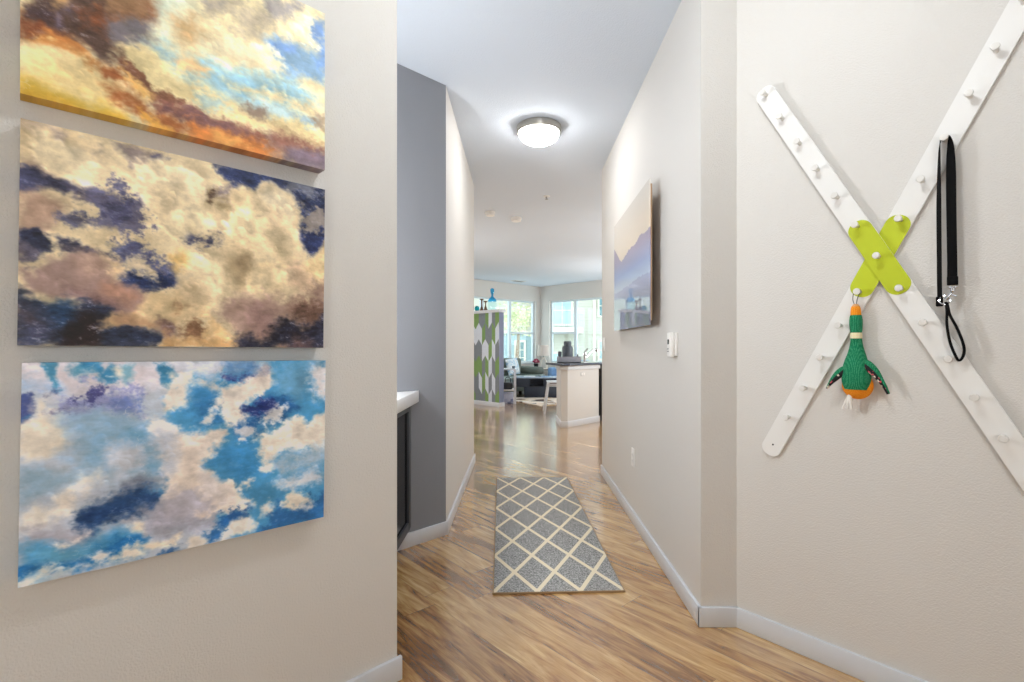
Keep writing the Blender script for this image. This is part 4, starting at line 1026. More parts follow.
dz = ZC - KB[1] + 0.009
dk = UC - KB[0]
mb = MB(RW)
mb.tube(sm([(DU - 0.003, 0.032, 1.304), (DU - 0.007, 0.034, 1.325), (dk - 0.009, 0.036, dz - 0.006), (dk, 0.036, dz), (dk + 0.009, 0.036, dz - 0.006), (DU + 0.007, 0.034, 1.325), (DU + 0.003, 0.032, 1.304)], 6), 0.0013, 8)
mb.build('hanging_loop', paint('grey_cord', (92, 92, 94), 0.7, bump=(300, 0.3, 0.001)), duck)

# ------------------------------------------------------------------ patterned half wall
P0 = Vector((-0.378, 9.462, 0)); PF = frame(P0, (-R2, R2, 0), (R2, R2, 0))    # along it, into its thickness, up
PT, PTOP = 0.125, 1.80
mb = MB(PF).box((0, 0.004, 0), (1.75, PT, PTOP))
part = struct(mb, 'wall_partition', paint('partition_paint', (120, 130, 158), 0.6, bump=(120, 0.2, 0.003)))
tag(part, 'half height wall with grey green white arrow wallpaper', 'half wall')
M_PG = paint('paper_green', (120, 152, 92), 0.75, mottle=(30, 0.05)); M_PY = paint('paper_grey', (122, 130, 138), 0.75, mottle=(30, 0.05)); M_PW = paint('paper_white', (206, 214, 226), 0.75, mottle=(30, 0.04))
cols = ['gwygyg', 'wygwyw', 'ygwywy', 'wygwyw', 'gywgwg', 'ygwygy', 'ywygwy', 'gwygyy']
# columns counted from the near end of the half wall
seq = ['gwygyg', 'ygwywy', 'wygwyw', 'gywgwg', 'ygwygy', 'ywygwy', 'gwygyy']
mb = MB(PF); HC = 0.0965; off = 0.012
nc = int((1.74 - off)/HC)
for i in range(-1, nc):
    s0 = 0.0 if i < 0 else off + i*HC; s1 = off + (i + 1)*HC
    sq_ = seq[i % 7] if i >= 0 else 'gwygyg'
    rise = (i % 2 == 0)                   # boundary climbs towards the near end on even columns
    for b in range(6):
        hi = PTOP if b == 0 else 1.616 - 0.32*(b - 1); lo_ = 1.616 - 0.32*b if b < 5 else 0.085
        if lo_ > hi: continue
        def zz(z, near):
            if z >= PTOP or z <= 0.09: return z
            drop = 0.0 if (near == rise) else 0.125
            return max(0.085, z - drop)
        q = [(s0, zz(hi, True)), (s1, zz(hi, False)), (s1, zz(lo_, False)), (s0, zz(lo_, True))]
        mi = 'gyw'.index(sq_[b])
        vs = [mb.bm.verts.new((p[0], 0.0015, p[1])) for p in q]; vb = [mb.bm.verts.new((p[0], 0.004, p[1])) for p in q]
        fs = [mb.bm.faces.new(vs), mb.bm.faces.new(vb[::-1])]
        for k in range(4): fs.append(mb.bm.faces.new((vs[k], vb[k], vb[(k + 1) % 4], vs[(k + 1) % 4])))
        mb._done(vs + vb, mi)
wp = mb.build('wallpaper', [M_PG, M_PY, M_PW], part, smooth=0); wp['label'] = 'green grey and white arrow stripes'
MB(PF).box((-0.03, -0.028, PTOP), (1.75, PT + 0.028, PTOP + 0.058), bev=0.006).build('cap', M_TRIM, part)
MB(PF).box((-0.014, -0.013, 0), (1.75, 0.0, 0.085), bev=0.003).box((-0.014, 0.0, 0), (0.0, PT + 0.012, 0.085), bev=0.003).build('baseboard', M_TRIM, part)
CAP = PTOP + 0.058
def on_cap(kx, o_=PT/2):
    """spot on the cap whose x/y slope is kx"""
    b = P0.x + R2*o_; d_ = P0.y + R2*o_
    s = (b - kx*d_)/(R2*(1 + kx))
    return PF @ Vector((s, o_, CAP))
c = on_cap(-0.0535)
t = thing('glass_bottle', 'blue glass decanter with stopper on top of the patterned half wall', 'bottle', c)
M_BLUEG = glass_pane('blue_glass', (0.12, 0.64, 0.90), 0.08)
M_AQUA = glass_pane('pale_aqua_glass', (0.84, 0.97, 0.99), 0.10)
MB().lathe(c, [(0.004, 0), (0.070, 0), (0.078, 0.012), (0.082, 0.12), (0.082, 0.165)], 28).build('base', M_AQUA, t)['label'] = 'pale aqua lower half'
MB().lathe(c, [(0.082, 0.165), (0.079, 0.19), (0.060, 0.222), (0.034, 0.245), (0.021, 0.262), (0.019, 0.292), (0.024, 0.298), (0.024, 0.306), (0.004, 0.307)], 28).build('shoulder', M_BLUEG, t)
MB().lathe(c, [(0.004, 0.307), (0.020, 0.310), (0.033, 0.335), (0.038, 0.375), (0.036, 0.405), (0.022, 0.418), (0.004, 0.419)], 24).build('stopper', M_BLUEG, t)
M_BROWN = paint('brown_wood', (104, 72, 40), 0.45, mottle=(14, 0.2), bump=(40, 0.2, 0.002))
def candlestick(kx, h, label):
    c = on_cap(kx)
    t = thing('candlestick', label, 'candlestick', c, 'candlesticks on the half wall')
    MB().lathe(c, [(0.004, 0), (0.044, 0), (0.045, 0.012), (0.030, 0.03), (0.024, 0.06), (0.013, 0.085), (0.010, h*0.6), (0.014, h*0.7), (0.010, h*0.78), (0.012, h*0.9), (0.018, h - 0.028), (0.004, h - 0.027)], 20).build('stem', M_BROWN, t)
    MB().lathe(c, [(0.004, h - 0.027), (0.020, h - 0.026), (0.040, h - 0.010), (0.043, h), (0.038, h), (0.016, h - 0.012), (0.004, h - 0.012)], 20).build('cup', M_BROWN, t)
candlestick(-0.0748, 0.235, 'taller brown turned candlestick of two on the half wall')
candlestick(-0.0668, 0.185, 'shorter brown turned candlestick beside the blue decanter')
c = on_cap(-0.0840)
gb = MB().ball(c + Vector((0, 0, 0.053)), 0.053, 18).build('glass_ball', paint('turquoise_glass', (16, 158, 168), 0.08, coat=0.5, mottle=(9, 0.25)), None, c)
tag(gb, 'turquoise glass ball at the left of the half wall top', 'ornament')

# ------------------------------------------------------------------ living room beyond
def legs4(root, M, x0, x1, y0, y1, z0, z1, w, mat, name='leg', splay=0.0):
    for sx, x in ((-1, x0), (1, x1)):
        for sy, y in ((-1, y0), (1, y1)):
            r0 = [Vector((x + splay*sx + a*w/2, y + splay*sy + b*w/2, z0)) for a, b in ((-1, -1), (1, -1), (1, 1), (-1, 1))]
            r1 = [Vector((x + a*w/2, y + b*w/2, z1)) for a, b in ((-1, -1), (1, -1), (1, 1), (-1, 1))]
            MB(M).loops([r0, r1]).build(name, mat, root, smooth=0)

# area rug
mb = MB().prism([(0.42, 9.62), (1.95, 10.7), (1.0, 11.75), (-0.36, 11.05)], 0.001, 0.011)
o = mb.build('area_rug', patches('kilim', 6, [(0, (226, 212, 196)), (0.42, (206, 182, 150)), (0.62, (232, 222, 210)), (0.80, (96, 70, 60)), (0.90, (58, 48, 50))], rand=0.7), None, (0.9, 10.9, 0), smooth=0)
tag(o, 'cream area rug with dark brown pattern under the coffee table', 'rug')

# coffee table
CT = frame((-0.07, 11.12, 0), (1, 0.02, 0), (-0.02, 1, 0))
t = thing('coffee_table', 'dark charcoal lift-top coffee table in the living room', 'coffee table', CT @ Vector((0.5, 0.2, 0.011)))
MB(CT).box((0.19, 0.02, 0.012), (1.02, 0.40, 0.245), bev=0.004).build('base', M_DARK, t)
up = MB(CT)
up.box((0, 0, 0.245), (1.10, 0.42, 0.262)); up.box((0, 0, 0.415), (1.10, 0.42, 0.44))
up.box((0, 0, 0.262), (0.31, 0.42, 0.415)); up.box((0.62, 0, 0.262), (1.10, 0.42, 0.415)); up.box((0.31, 0.30, 0.262), (0.62, 0.42, 0.415))
up.build('open_shelf_box', M_DARK, t, smooth=0)
MB(CT).box((-0.015, -0.012, 0.44), (1.115, 0.432, 0.468), bev=0.004).build('table_top', paint('pale_top', (150, 170, 192), 0.25, mottle=(5, 0.1)), t)
for k, (x, y, w, h, a, c_, lb) in enumerate(((0.20, 0.08, 0.24, 0.18, 0.1, (214, 220, 224), 'pale magazine lying at left on the dark coffee table'), (0.56, 0.10, 0.22, 0.2, -0.2, (150, 190, 222), 'blue magazine lying at right on the dark coffee table'))):
    M = CT @ Matrix.Translation((x, y, 0.469)) @ Matrix.Rotation(a, 4, 'Z')
    mg = MB(M).box((0, 0, 0), (w, h, 0.012), bev=0.002).build('magazine', paint('magazine_cover_%s' % 'ab'[k], c_, 0.3, mottle=(14, 0.2)), None, M @ Vector((0, 0, 0)))
    tag(mg, lb, 'magazine', 'magazines on the coffee table')

# sofa along the left window
SF = FL @ Matrix.Translation((0, 0, 0))          # x from the far corner along the wall, -y into the room
M_SOFA = paint('sage_fabric', (154, 168, 164), 0.9, bump=(260, 0.4, 0.002), mottle=(20, 0.06)); M_OLIVE = paint('olive_grey_fabric', (112, 120, 112), 0.9, bump=(260, 0.4, 0.002))
t = thing('sofa', 'sage grey sofa under the left living room window', 'sofa', SF @ Vector((1.85, -0.55, 0)))
def soft(M, lo, hi, bev, name, mat, root):
    return MB(M).box(lo, hi, bev=bev, seg=4).build(name, mat, root, smooth=50)
soft(SF, (0.86, -0.97, 0.10), (2.95, -0.10, 0.28), 0.03, 'base', M_SOFA, t)
soft(SF, (1.05, -0.98, 0.28), (1.90, -0.32, 0.44), 0.05, 'seat_cushion', M_SOFA, t)
soft(SF, (1.91, -0.98, 0.28), (2.76, -0.32, 0.44), 0.05, 'seat_cushion', M_SOFA, t)
soft(SF, (1.05, -0.36, 0.40), (1.90, -0.12, 0.86), 0.07, 'back_cushion', M_OLIVE, t)
soft(SF, (1.91, -0.36, 0.40), (2.76, -0.12, 0.86), 0.07, 'back_cushion', M_OLIVE, t)
for a_, b_ in ((0.86, 1.05), (2.76, 2.95)):
    soft(SF, (a_, -0.97, 0.26), (b_, -0.10, 0.47), 0.03, 'side_panel', M_SOFA, t)
    soft(SF, (a_ - 0.005, -0.95, 0.46), (b_ + 0.02, -0.10, 0.65), 0.07, 'arm', M_OLIVE, t)
legs4(t, SF, 0.92, 2.89, -0.9, -0.16, 0, 0.11, 0.05, M_BLACK)
M_PIL = patches('blue_white_print', 22, [(0, (222, 234, 242)), (0.5, (198, 220, 236)), (0.75, (236, 240, 244)), (0.9, (150, 186, 214))])
def pillow(M, s, th, name, mat, label, group=None):
    """square cushion: pinched corners, full middle"""
    n = 14; mb = MB(M); top = []; 
    for sg in (1, -1):
        rows = []
        for i in range(n + 1):
            r = []
            for j in range(n + 1):
                x = i/n*2 - 1; y = j/n*2 - 1
                pin = 1 - 0.10*(abs(x)**2)*(1 - abs(y)**2) - 0.0
                pin2 = 1 - 0.10*(abs(y)**2)*(1 - abs(x)**2)
                h = th/2*((1 - x**4)*(1 - y**4))**0.6
                r.append(mb.bm.verts.new((x*s/2*pin2, sg*h, y*s/2*pin)))
            rows.append(r)
        for i in range(n):
            for j in range(n): mb.bm.faces.new((rows[i][j], rows[i + 1][j], rows[i + 1][j + 1], rows[i][j + 1]))
        top.append(rows)
    mb._done(list(mb.bm.verts), 0)
    o = mb.build(name, mat, None, M @ Vector((0, 0, -s/2)), smooth=80, weld=True)
    return tag(o, label, 'cushion', group)
PM = SF @ Matrix.Translation((1.56, -0.54, 0.66)) @ Matrix.Rotation(math.radians(-12), 4, 'X') @ Matrix.Rotation(math.radians(6), 4, 'Y')
pillow(PM, 0.40, 0.13, 'throw_pillow', M_PIL, 'pale blue and white throw pillow on the sage sofa')

# armchair
M_BLUEF = paint('blue_fabric', (120, 156, 196), 0.9, bump=(260, 0.4, 0.002), mottle=(14, 0.08))
t = thing('armchair', 'blue upholstered armchair near the far corner behind the kitchen counter', 'armchair', FR @ Vector((1.52, -0.5, 0)))
soft(FR, (1.08, -0.92, 0.10), (1.96, -0.12, 0.30), 0.03, 'base', M_BLUEF, t)
soft(FR, (1.22, -0.94, 0.30), (1.82, -0.34, 0.45), 0.05, 'seat_cushion', M_BLUEF, t)
soft(FR, (1.20, -0.36, 0.30), (1.84, -0.12, 0.82), 0.07, 'backrest', M_BLUEF, t)
soft(FR, (1.08, -0.92, 0.28), (1.22, -0.14, 0.64), 0.05, 'arm', M_BLUEF, t)
soft(FR, (1.82, -0.92, 0.28), (1.96, -0.14, 0.64), 0.05, 'arm', M_BLUEF, t)
legs4(t, FR, 1.14, 1.90, -0.86, -0.2, 0, 0.11, 0.045, M_BLACK)
PM = FR @ Matrix.Translation((1.45, -0.62, 0.63)) @ Matrix.Rotation(math.radians(-14), 4, 'X')
pillow(PM, 0.36, 0.12, 'throw_pillow', paint('navy_fabric', (64, 84, 108), 0.9, bump=(260, 0.4, 0.002)), 'dark blue throw pillow on the blue armchair')

# side table with lamp and flowers
t = thing('side_table', 'small dark-topped side table in the far window corner', 'side table', (0.56, 12.96, 0))
MB().box((0.33, 12.82, 0.535), (0.80, 13.12, 0.56), bev=0.004).build('table_top', paint('walnut', (88, 74, 66), 0.4, mottle=(9, 0.15)), t)
legs4(t, ID, 0.36, 0.77, 12.85, 13.09, 0, 0.536, 0.035, M_WHITEMETAL)
MB().box((0.35, 12.84, 0.20), (0.78, 13.10, 0.218)).build('shelf', M_WHITEMETAL, t, smooth=0)
t = thing('table_lamp', 'white table lamp with drum shade in the far window corner', 'table lamp', (0.637, 12.95, 0.56))
Lc = (0.637, 12.95, 0.56)
M_CERAM = paint('white_ceramic', (240, 234, 222), 0.3, bump=(40, 0.03, 0.001))
# base is an open arch: two legs that meet at the neck
ar = MB()
for s in (-1, 1):
    ar.tube(sm([(0.637 + s*0.075, 12.95, 0.575), (0.637 + s*0.078, 12.95, 0.66), (0.637 + s*0.062, 12.95, 0.76), (0.637 + s*0.03, 12.95, 0.83), (0.637, 12.95, 0.865)], 5), [0.024]*21, 12)
ar.build('base_arch', M_CERAM, t, smooth=60)
MB().lathe(Lc, [(0.003, 0), (0.10, 0), (0.10, 0.02), (0.003, 0.02)], 28).build('foot', M_CERAM, t)
MB().lathe(Lc, [(0.003, 0.29), (0.012, 0.29), (0.010, 0.42), (0.003, 0.42)], 12).build('stem', M_NICKEL, t)
M_SHADE = paint('linen_shade', (240, 228, 218), 0.9, bump=(300, 0.2, 0.001)); M_SHADE.node_tree.nodes['Principled BSDF'].inputs['Transmission Weight'].default_value = 0.2
MB().lathe(Lc, [(0.165, 0.345), (0.150, 0.625), (0.147, 0.625), (0.162, 0.345), (0.165, 0.345)], 36).build('shade', M_SHADE, t)
t = thing('flower_pot', 'black pot of dark pink flowers beside the white table lamp', 'potted flowers', (0.44, 12.92, 0.56))
MB().lathe((0.44, 12.92, 0.56), [(0.003, 0), (0.045, 0), (0.06, 0.12), (0.064, 0.14), (0.056, 0.14), (0.052, 0.12), (0.003, 0.12)], 24).build('pot', M_BLACK, t)
fm = MB(); rnd = random.Random(5)
for k in range(46):
    a = rnd.random()*6.28; b = rnd.random(); r_ = 0.085*math.sqrt(b)
    p = Vector((0.44 + r_*math.cos(a), 12.92 + r_*math.sin(a), 0.56 + 0.16 + 0.11*math.sqrt(max(0, 1 - b))*rnd.uniform(0.7, 1)))
    fm.ball(p, (rnd.uniform(.014, .022),)*3, 6)
fm.build('blossoms', patches('petals', 30, [(0, (150, 52, 84)), (0.4, (186, 84, 108)), (0.7, (120, 40, 66)), (0.9, (214, 150, 160))]), t)
st = MB()
for k in range(14):
    a = k*2.4; st.tube([(0.44 + 0.02*math.cos(a), 12.92 + 0.02*math.sin(a), 0.67), (0.44 + 0.06*math.cos(a), 12.92 + 0.06*math.sin(a), 0.74)], 0.003, 6)
st.build('stems', paint('leaf_green', (70, 96, 66), 0.7, mottle=(20, 0.2)), t)

# white table behind the half wall
t = thing('console_table', 'white open table with lower shelf beside the half wall', 'table', (-0.27, 10.18, 0))
MB().box((-0.50, 9.97, 0.675), (-0.055, 10.40, 0.705), bev=0.004).build('table_top', M_WHITEMETAL, t)
legs4(t, ID, -0.475, -0.082, 9.997, 10.375, 0, 0.675, 0.05, M_WHITEMETAL)
MB().box((-0.49, 9.985, 0.262), (-0.07, 10.39, 0.288), bev=0.003).build('shelf', M_WHITE, t)
bx = MB().box((-0.42, 10.04, 0.001), (-0.115, 10.33, 0.215), bev=0.008).build('storage_box', patches('lilac_weave', 16, [(0, (214, 220, 240)), (0.55, (196, 206, 232)), (0.85, (150, 158, 190))], rand=0.2), None, (-0.27, 10.18, 0))
tag(bx, 'pale lilac patterned box on the floor under the white table', 'box')
t = thing('hand_bag', 'black bag on the lower shelf of the white table', 'bag', (-0.22, 10.15, 0.288))
MB().box((-0.32, 10.04, 0.289), (-0.13, 10.24, 0.43), bev=0.03, seg=4).build('body', M_BLACK, t, smooth=60)
MB().tube(sm([(-0.28, 10.14, 0.42), (-0.275, 10.14, 0.50), (-0.225, 10.14, 0.53), (-0.175, 10.14, 0.50), (-0.17, 10.14, 0.42)], 5), 0.008, 8).build('handle', M_BLACK, t)
t = thing('cup', 'small dark cup on top of the white table', 'cup', (-0.11, 10.08, 0.705))
MB().lathe((-0.11, 10.08, 0.705), [(0.003, 0.001), (0.026, 0.001), (0.032, 0.05), (0.029, 0.05), (0.024, 0.008), (0.003, 0.008)], 20).build('body', M_SLATE, t)

# ------------------------------------------------------------------ kitchen peninsula
M_PEN = paint('peninsula_paint', (204, 203, 201), 0.6, bump=(120, 0.2, 0.003))
body = [(0.598, 7.10), (0.690, 7.10), (1.225, 7.68), (0.98, 8.13), (0.582, 7.75)]
def inflate(poly, d):
    """offset a convex outline outwards (counter-clockwise)"""
    n = len(poly); out = []
    for i in range(n):
        p0, p1, p2 = (Vector((*poly[j % n], 0)) for j in (i - 1, i, i + 1))
        n1 = (p1 - p0).normalized(); n2 = (p2 - p1).normalized()
        a = Vector((n1.y, -n1.x, 0)); b = Vector((n2.y, -n2.x, 0)); m = (a + b).normalized()
        q = p1 + m*d/max(0.4, m.dot(a)); out.append((q.x, q.y))
    return out
t = thing('kitchen_peninsula', 'pale painted kitchen peninsula end with white trim', 'kitchen counter base', (0.85, 7.5, 0))
MB().prism(body, 0, 0.88).build('body', M_PEN, t, smooth=0)
MB().prism(inflate(body, 0.014), 0, 0.088, bev=0.003).build('baseboard', M_TRIM, t)
MB().prism(inflate(body, 0.018), 0.815, 0.879, bev=0.003).build('top_trim', M_TRIM, t)
top_poly = [(0.40, 7.50), (0.56, 7.03), (0.72, 7.03), (1.75, 8.15), (1.25, 8.65)]
ctp = MB().prism(top_poly, 0.881, 0.912, bev=0.004).build('countertop', paint('dark_granite', (74, 82, 96), 0.12, coat=0.4, mottle=(60, 0.25)), None, (0.9, 7.6, 0.881))
tag(ctp, 'dark polished countertop slab on the kitchen peninsula', 'countertop')
t = thing('dishwasher', 'black dishwasher beside the pale kitchen peninsula', 'dishwasher', (1.3, 8.0, 0))
MB().prism([(1.262, 7.705), (1.64, 8.11), (1.25, 8.52), (1.03, 8.16)], 0.09, 0.878, bev=0.003).build('body', M_BLACK, t)
MB().prism([(1.262, 7.735), (1.62, 8.12), (1.25, 8.50), (1.05, 8.16)], 0.0, 0.09).build('toe_kick', M_BLACK, t, smooth=0)
PE = frame((0.690, 7.10, 0), (0.678, 0.735, 0), (0.735, -0.678, 0))
t = thing('wall_outlet', 'small painted outlet plate on the face of the kitchen peninsula', 'outlet', PE @ Vector((0.37, 0, 0.745)))
MB(PE).box((0.315, 0, 0.715), (0.425, 0.005, 0.775), bev=0.002).build('cover_plate', M_PEN, t)
for k in (0.345, 0.395): MB(PE).box((k - 0.012, 0.004, 0.73), (k + 0.012, 0.0065, 0.76), bev=0.001).build('socket', M_WHITE, t)

t = thing('counter_tray', 'grey rectangular tray on the dark kitchen countertop', 'tray', (0.73, 7.36, 0.912))
tr = MB()
x0, x1, y0, y1, z0 = 0.566, 0.906, 7.27, 7.475, 0.913
tr.box((x0, y0, z0), (x1, y1, z0 + 0.012)); tr.box((x0, y0, z0), (x1, y0 + 0.012, z0 + 0.092)); tr.box((x0, y1 - 0.012, z0), (x1, y1, z0 + 0.092))
tr.box((x0, y0 + 0.012, z0), (x0 + 0.012, y1 - 0.012, z0 + 0.092)); tr.box((x1 - 0.012, y0 + 0.012, z0), (x1, y1 - 0.012, z0 + 0.092))
tr.build('tray_body', paint('grey_weave', (150, 152, 162), 0.7, bump=(90, 0.5, 0.003), mottle=(40, 0.1)), t, smooth=0)
jz = 0.926
t = thing('ceramic_jar', 'tall dark speckled jar standing in the grey tray', 'jar', (0.715, 7.37, jz))
MB().lathe((0.715, 7.37, jz), [(0.003, 0), (0.070, 0), (0.078, 0.02), (0.080, 0.20), (0.074, 0.228), (0.055, 0.236), (0.053, 0.246), (0.003, 0.247)], 28).build('body', M_SLATE, t)
MB().lathe((0.715, 7.37, jz), [(0.003, 0.247), (0.058, 0.248), (0.058, 0.296), (0.050, 0.305), (0.003, 0.306)], 28).build('lid', M_SLATE, t)
t = thing('small_pot', 'small dark round pot at the left end of the grey tray', 'pot', (0.602, 7.37, jz))
MB().lathe((0.602, 7.37, jz), [(0.003, 0), (0.022, 0), (0.020, 0.08), (0.027, 0.10), (0.029, 0.125), (0.026, 0.15), (0.003, 0.158)], 20).build('body', M_SLATE, t)
t = thing('soap_bottle', 'small dark bottle at the right end of the grey tray', 'bottle', (0.865, 7.37, jz))
MB().lathe((0.865, 7.37, jz), [(0.003, 0), (0.022, 0), (0.024, 0.07), (0.010, 0.09), (0.010, 0.105), (0.003, 0.106)], 18).build('body', M_SLATE, t)
MB().box((0.845, 7.362, jz + 0.106), (0.872, 7.378, jz + 0.116), bev=0.002).build('pump', M_CHROME, t)
t = thing('kitchen_faucet', 'chrome kitchen faucet rising from the peninsula countertop', 'faucet', (1.03, 7.85, 0.912))
MB().lathe((1.03, 7.85, 0.912), [(0.003, 0.001), (0.034, 0.001), (0.034, 0.012), (0.024, 0.02), (0.022, 0.09), (0.026, 0.12), (0.022, 0.145), (0.003, 0.15)], 20).build('base', M_CHROME, t)
MB().tube(sm([(1.04, 7.85, 0.975), (1.09, 7.87, 1.02), (1.15, 7.895, 1.075), (1.20, 7.915, 1.105), (1.225, 7.925, 1.10), (1.235, 7.93, 1.07)], 5), 0.018, 12).build('spout', M_CHROME, t)
MB().tube([(1.03, 7.85, 1.06), (1.055, 7.855, 1.095), (1.085, 7.86, 1.12)], [0.013, 0.011, 0.009], 10).build('lever', M_CHROME, t)

# bar stool
t = thing('counter_stool', 'white metal frame counter stool standing behind the kitchen peninsula', 'stool', (0.69, 8.78, 0))
MB().box((0.49, 8.58, 0.520), (0.89, 8.97, 0.545), bev=0.006).build('seat', M_WHITEMETAL, t)
legs4(t, ID, 0.515, 0.865, 8.605, 8.945, 0, 0.521, 0.027, M_WHITEMETAL, splay=0.075)
mb = MB(); z = 0.46
mb.box((0.515, 8.598, z), (0.865, 8.622, z + 0.02)); mb.box((0.515, 8.928, z), (0.865, 8.952, z + 0.02))
mb.box((0.508, 8.62, z), (0.532, 8.93, z + 0.02)); mb.box((0.848, 8.62, z), (0.872, 8.93, z + 0.02))
mb.build('stretcher', M_WHITEMETAL, t, smooth=0)

# ------------------------------------------------------------------ outside
gm = MB().box((-60, 14.5, -3.2), (60, 90, -3.0))
o = struct(gm, 'ground', paint('outside_paving', (176, 180, 172), 0.9, mottle=(0.6, 0.1))); tag(o, 'pale ground outside between the buildings', 'ground')
YB = 36.0
M_SID1 = siding('cream_siding', (192, 192, 180)); M_SID2 = siding('blue_grey_siding', (160, 186, 194)); M_HTRIM = paint('house_trim', (222, 216, 204), 0.6, bump=(20, 0.05, 0.005)); M_HPANE = paint('house_pane', (96, 134, 142), 0.12, mottle=(1.2, 0.25)); M_HPANE2 = paint('house_pane_light', (166, 196, 206), 0.15, mottle=(1.2, 0.2))
def house_window(root, x0, x1, z0, z1, y, pane, nx=1, nz=2, f=0.13):
    fr = MB()
    fr.box((x0 - f, y - 0.10, z0 - f), (x1 + f, y + 0.02, z0)); fr.box((x0 - f, y - 0.10, z1), (x1 + f, y + 0.02, z1 + f))
    fr.box((x0 - f, y - 0.10, z0), (x0, y + 0.02, z1)); fr.box((x1, y - 0.10, z0), (x1 + f, y + 0.02, z1))
    for k in range(1, nx): fr.box((x0 + (x1 - x0)*k/nx - 0.025, y - 0.07, z0), (x0 + (x1 - x0)*k/nx + 0.025, y + 0.01, z1))
    for k in range(1, nz): fr.box((x0, y - 0.08, z0 + (z1 - z0)*k/nz - 0.03), (x1, y + 0.012, z0 + (z1 - z0)*k/nz + 0.03))
    w = fr.build('window', M_HTRIM, root, smooth=0)
    MB().box((x0, y - 0.04, z0), (x1, y + 0.005, z1)).build('window_pane', pane, w, smooth=0)
t = thing('apartment_building', 'pale cream sided building seen through the right window', 'building', (8, YB, -3))
MB().box((1.75, YB, -3), (22, YB + 8, 9)).build('siding_wall', M_SID1, t, smooth=0)
MB().box((1.55, YB - 0.12, -3), (1.80, YB + 0.1, 9)).build('corner_board', M_HTRIM, t, smooth=0)
MB().box((5.30, YB - 0.12, -3), (5.50, YB + 0.0, 9)).build('corner_board', M_HTRIM, t, smooth=0)
house_window(t, 5.78, 7.2, 3.35, 4.75, YB, M_HPANE)
house_window(t, 5.78, 7.2, 0.25, 1.45, YB, M_HPANE2)
house_window(t, 2.45, 3.75, 2.75, 4.7, YB, M_HPANE2, nx=2)
house_window(t, 2.45, 3.75, -0.9, 0.6, YB, M_HPANE2, nx=2)
bl = MB().box((2.0, YB - 1.3, 2.05), (4.45, YB, 2.45)).build('balcony', M_HTRIM, t, smooth=0)
rl = MB()
rl.box((2.0, YB - 1.3, 3.30), (4.45, YB - 1.24, 3.36))
for k in range(17): rl.box((2.02 + k*0.15, YB - 1.29, 2.45), (2.05 + k*0.15, YB - 1.25, 3.30))
rl.build('railing', M_HPANE2, bl, smooth=0)
t = thing('apartment_building', 'blue grey sided building seen through the left window', 'building', (-8, YB + 2, -3))
MB().box((-22, YB + 2, -3), (1.5, YB + 9, 2.2)).build('siding_wall', M_SID2, t, smooth=0)
MB().box((-22, YB + 2, 2.2), (1.5, YB + 9, 9)).build('upper_wall', M_SID1, t, smooth=0)
MB().box((-22, YB + 1.85, 2.1), (1.5, YB + 2.0, 2.3)).build('belt_board', M_HTRIM, t, smooth=0)
house_window(t, -0.20, 0.36, -0.9, 1.45, YB + 2, M_HPANE, nx=2, nz=4, f=0.16)
house_window(t, -2.6, -1.6, -0.9, 1.45, YB + 2, M_HPANE, nx=2, nz=4, f=0.16)
t = thing('leafy_tree', 'pale yellow green tree seen through the left window', 'tree', (-0.2, 30, -3))
MB().tube([(-0.2, 30, -3), (-0.15, 30, 0), (0.0, 30, 2.2)], [0.16, 0.13, 0.08], 10).build('trunk', paint('bark', (150, 130, 110), 0.9, bump=(10, 0.5, 0.02)), t)
lf = MB(); rnd = random.Random(3)
for k in range(900):
    p = Vector((rnd.gauss(-0.15, 0.55), 30 + rnd.gauss(0, 0.5), rnd.gauss(2.75, 0.5)))
    if p.z < 1.75: continue
    a = Vector((rnd.uniform(-1, 1), rnd.uniform(-1, 1), rnd.uniform(-1, 1))).normalized(); b = a.cross(Vector((rnd.uniform(-1, 1), rnd.uniform(-1, 1), 1))).normalized()
    s = rnd.uniform(0.07, 0.13)
    vs = [lf.bm.verts.new(p + a*s), lf.bm.verts.new(p + b*s*0.6), lf.bm.verts.new(p - a*s), lf.bm.verts.new(p - b*s*0.6)]
    lf.bm.faces.new(vs)
lf.build('foliage', patches('leaf_mix', 3, [(0, (216, 220, 176)), (0.4, (238, 228, 200)), (0.75, (196, 208, 160))]), t, smooth=0)

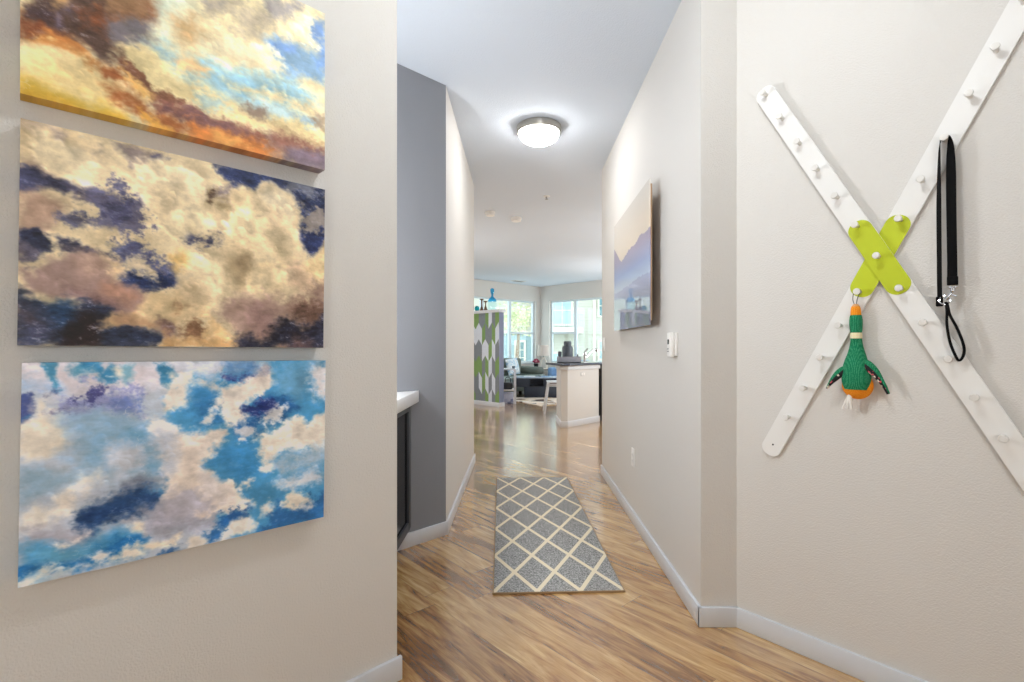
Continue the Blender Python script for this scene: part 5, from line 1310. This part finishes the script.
# ------------------------------------------------------------------ light
w = bpy.data.worlds.new('sky'); scene.world = w; w.use_nodes = True
bg = w.node_tree.nodes['Background']; bg.inputs['Color'].default_value = (0.90, 0.96, 1.0, 1); bg.inputs['Strength'].default_value = 2.9
def lamp(name, kind, loc, power, color=(1, 0.96, 0.91), **kw):
    l = bpy.data.lights.new(name, kind); l.energy = power; l.color = color
    for k_, v_ in kw.items(): setattr(l, k_, v_)
    o = bpy.data.objects.new(name, l); col.objects.link(o); o.location = loc
    return o
LC = (0.965, 0.99, 1.0)
lamp('entry_ceiling_lamp', 'POINT', (0.30, 1.10, H - 0.20), 27, LC, shadow_soft_size=0.10)
lamp('entry_fill_left', 'POINT', (-0.6, -0.75, 1.3), 17, LC, shadow_soft_size=0.25)  # added fill behind the viewer, evens out walls and ceiling
lamp('entry_fill_right', 'POINT', (0.8, -0.75, 1.3), 25, LC, shadow_soft_size=0.25)  # second added fill, reaches the wall with the canvases
lamp('niche_fill', 'POINT', (-1.0, 1.95, 1.5), 54, LC, shadow_soft_size=0.08)  # fill added out of sight, brightens grey wall and near hall wall
lamp('kitchen_fill', 'POINT', (2.3, 6.6, 1.3), 72, LC, shadow_soft_size=0.2)  # unseen fill added on the kitchen side
lamp('living_fill_left', 'POINT', (-1.9, 7.6, 1.2), 72, LC, shadow_soft_size=0.2)  # unseen fill added to lift the living room ceiling and walls
lamp('living_fill_right', 'POINT', (2.2, 9.9, 1.2), 80, LC, shadow_soft_size=0.2)  # extra fill out of view, brightens the far right of the living room
for nm, M, s0, s1 in (('left_window_portal', FL, 0.16, 2.95), ('right_window_portal', FR, 0.325, 3.15)):
    c = M @ Vector(((s0 + s1)/2, 0.2, sum(WZ)/2))
    o = lamp(nm, 'AREA', c, 1.0, shape='RECTANGLE', size=s1 - s0, size_y=WZ[1] - WZ[0])
    inward = -(M.to_3x3() @ Vector((0, 1, 0)))
    o.rotation_euler = inward.to_track_quat('-Z', 'Y').to_euler()
    o.data.cycles.is_portal = True

# ------------------------------------------------------------------ camera
cam = bpy.data.cameras.new('camera'); co = bpy.data.objects.new('camera', cam); col.objects.link(co)
co.location = (0, 0, EYE); co.rotation_euler = (math.pi/2, 0, 0)
cam.sensor_fit = 'HORIZONTAL'; cam.sensor_width = 36.0; cam.lens = 36.0*500/1024
cam.shift_x = -7/1024; cam.shift_y = 5/1024
cam.clip_start = 0.02; cam.clip_end = 300
scene.camera = co

vs_ = scene.view_settings
scene.display_settings.display_device = 'sRGB'
vs_.view_transform = 'Standard'; vs_.look = 'None'; vs_.exposure = 0.0; vs_.gamma = 1.0; vs_.use_curve_mapping = False
cy = scene.cycles
cy.use_denoising = True; cy.denoiser = 'OPENIMAGEDENOISE'; cy.max_bounces = 14; cy.diffuse_bounces = 7; cy.transparent_max_bounces = 16
cy.sample_clamp_indirect = 6.0; cy.caustics_reflective = False; cy.caustics_refractive = False
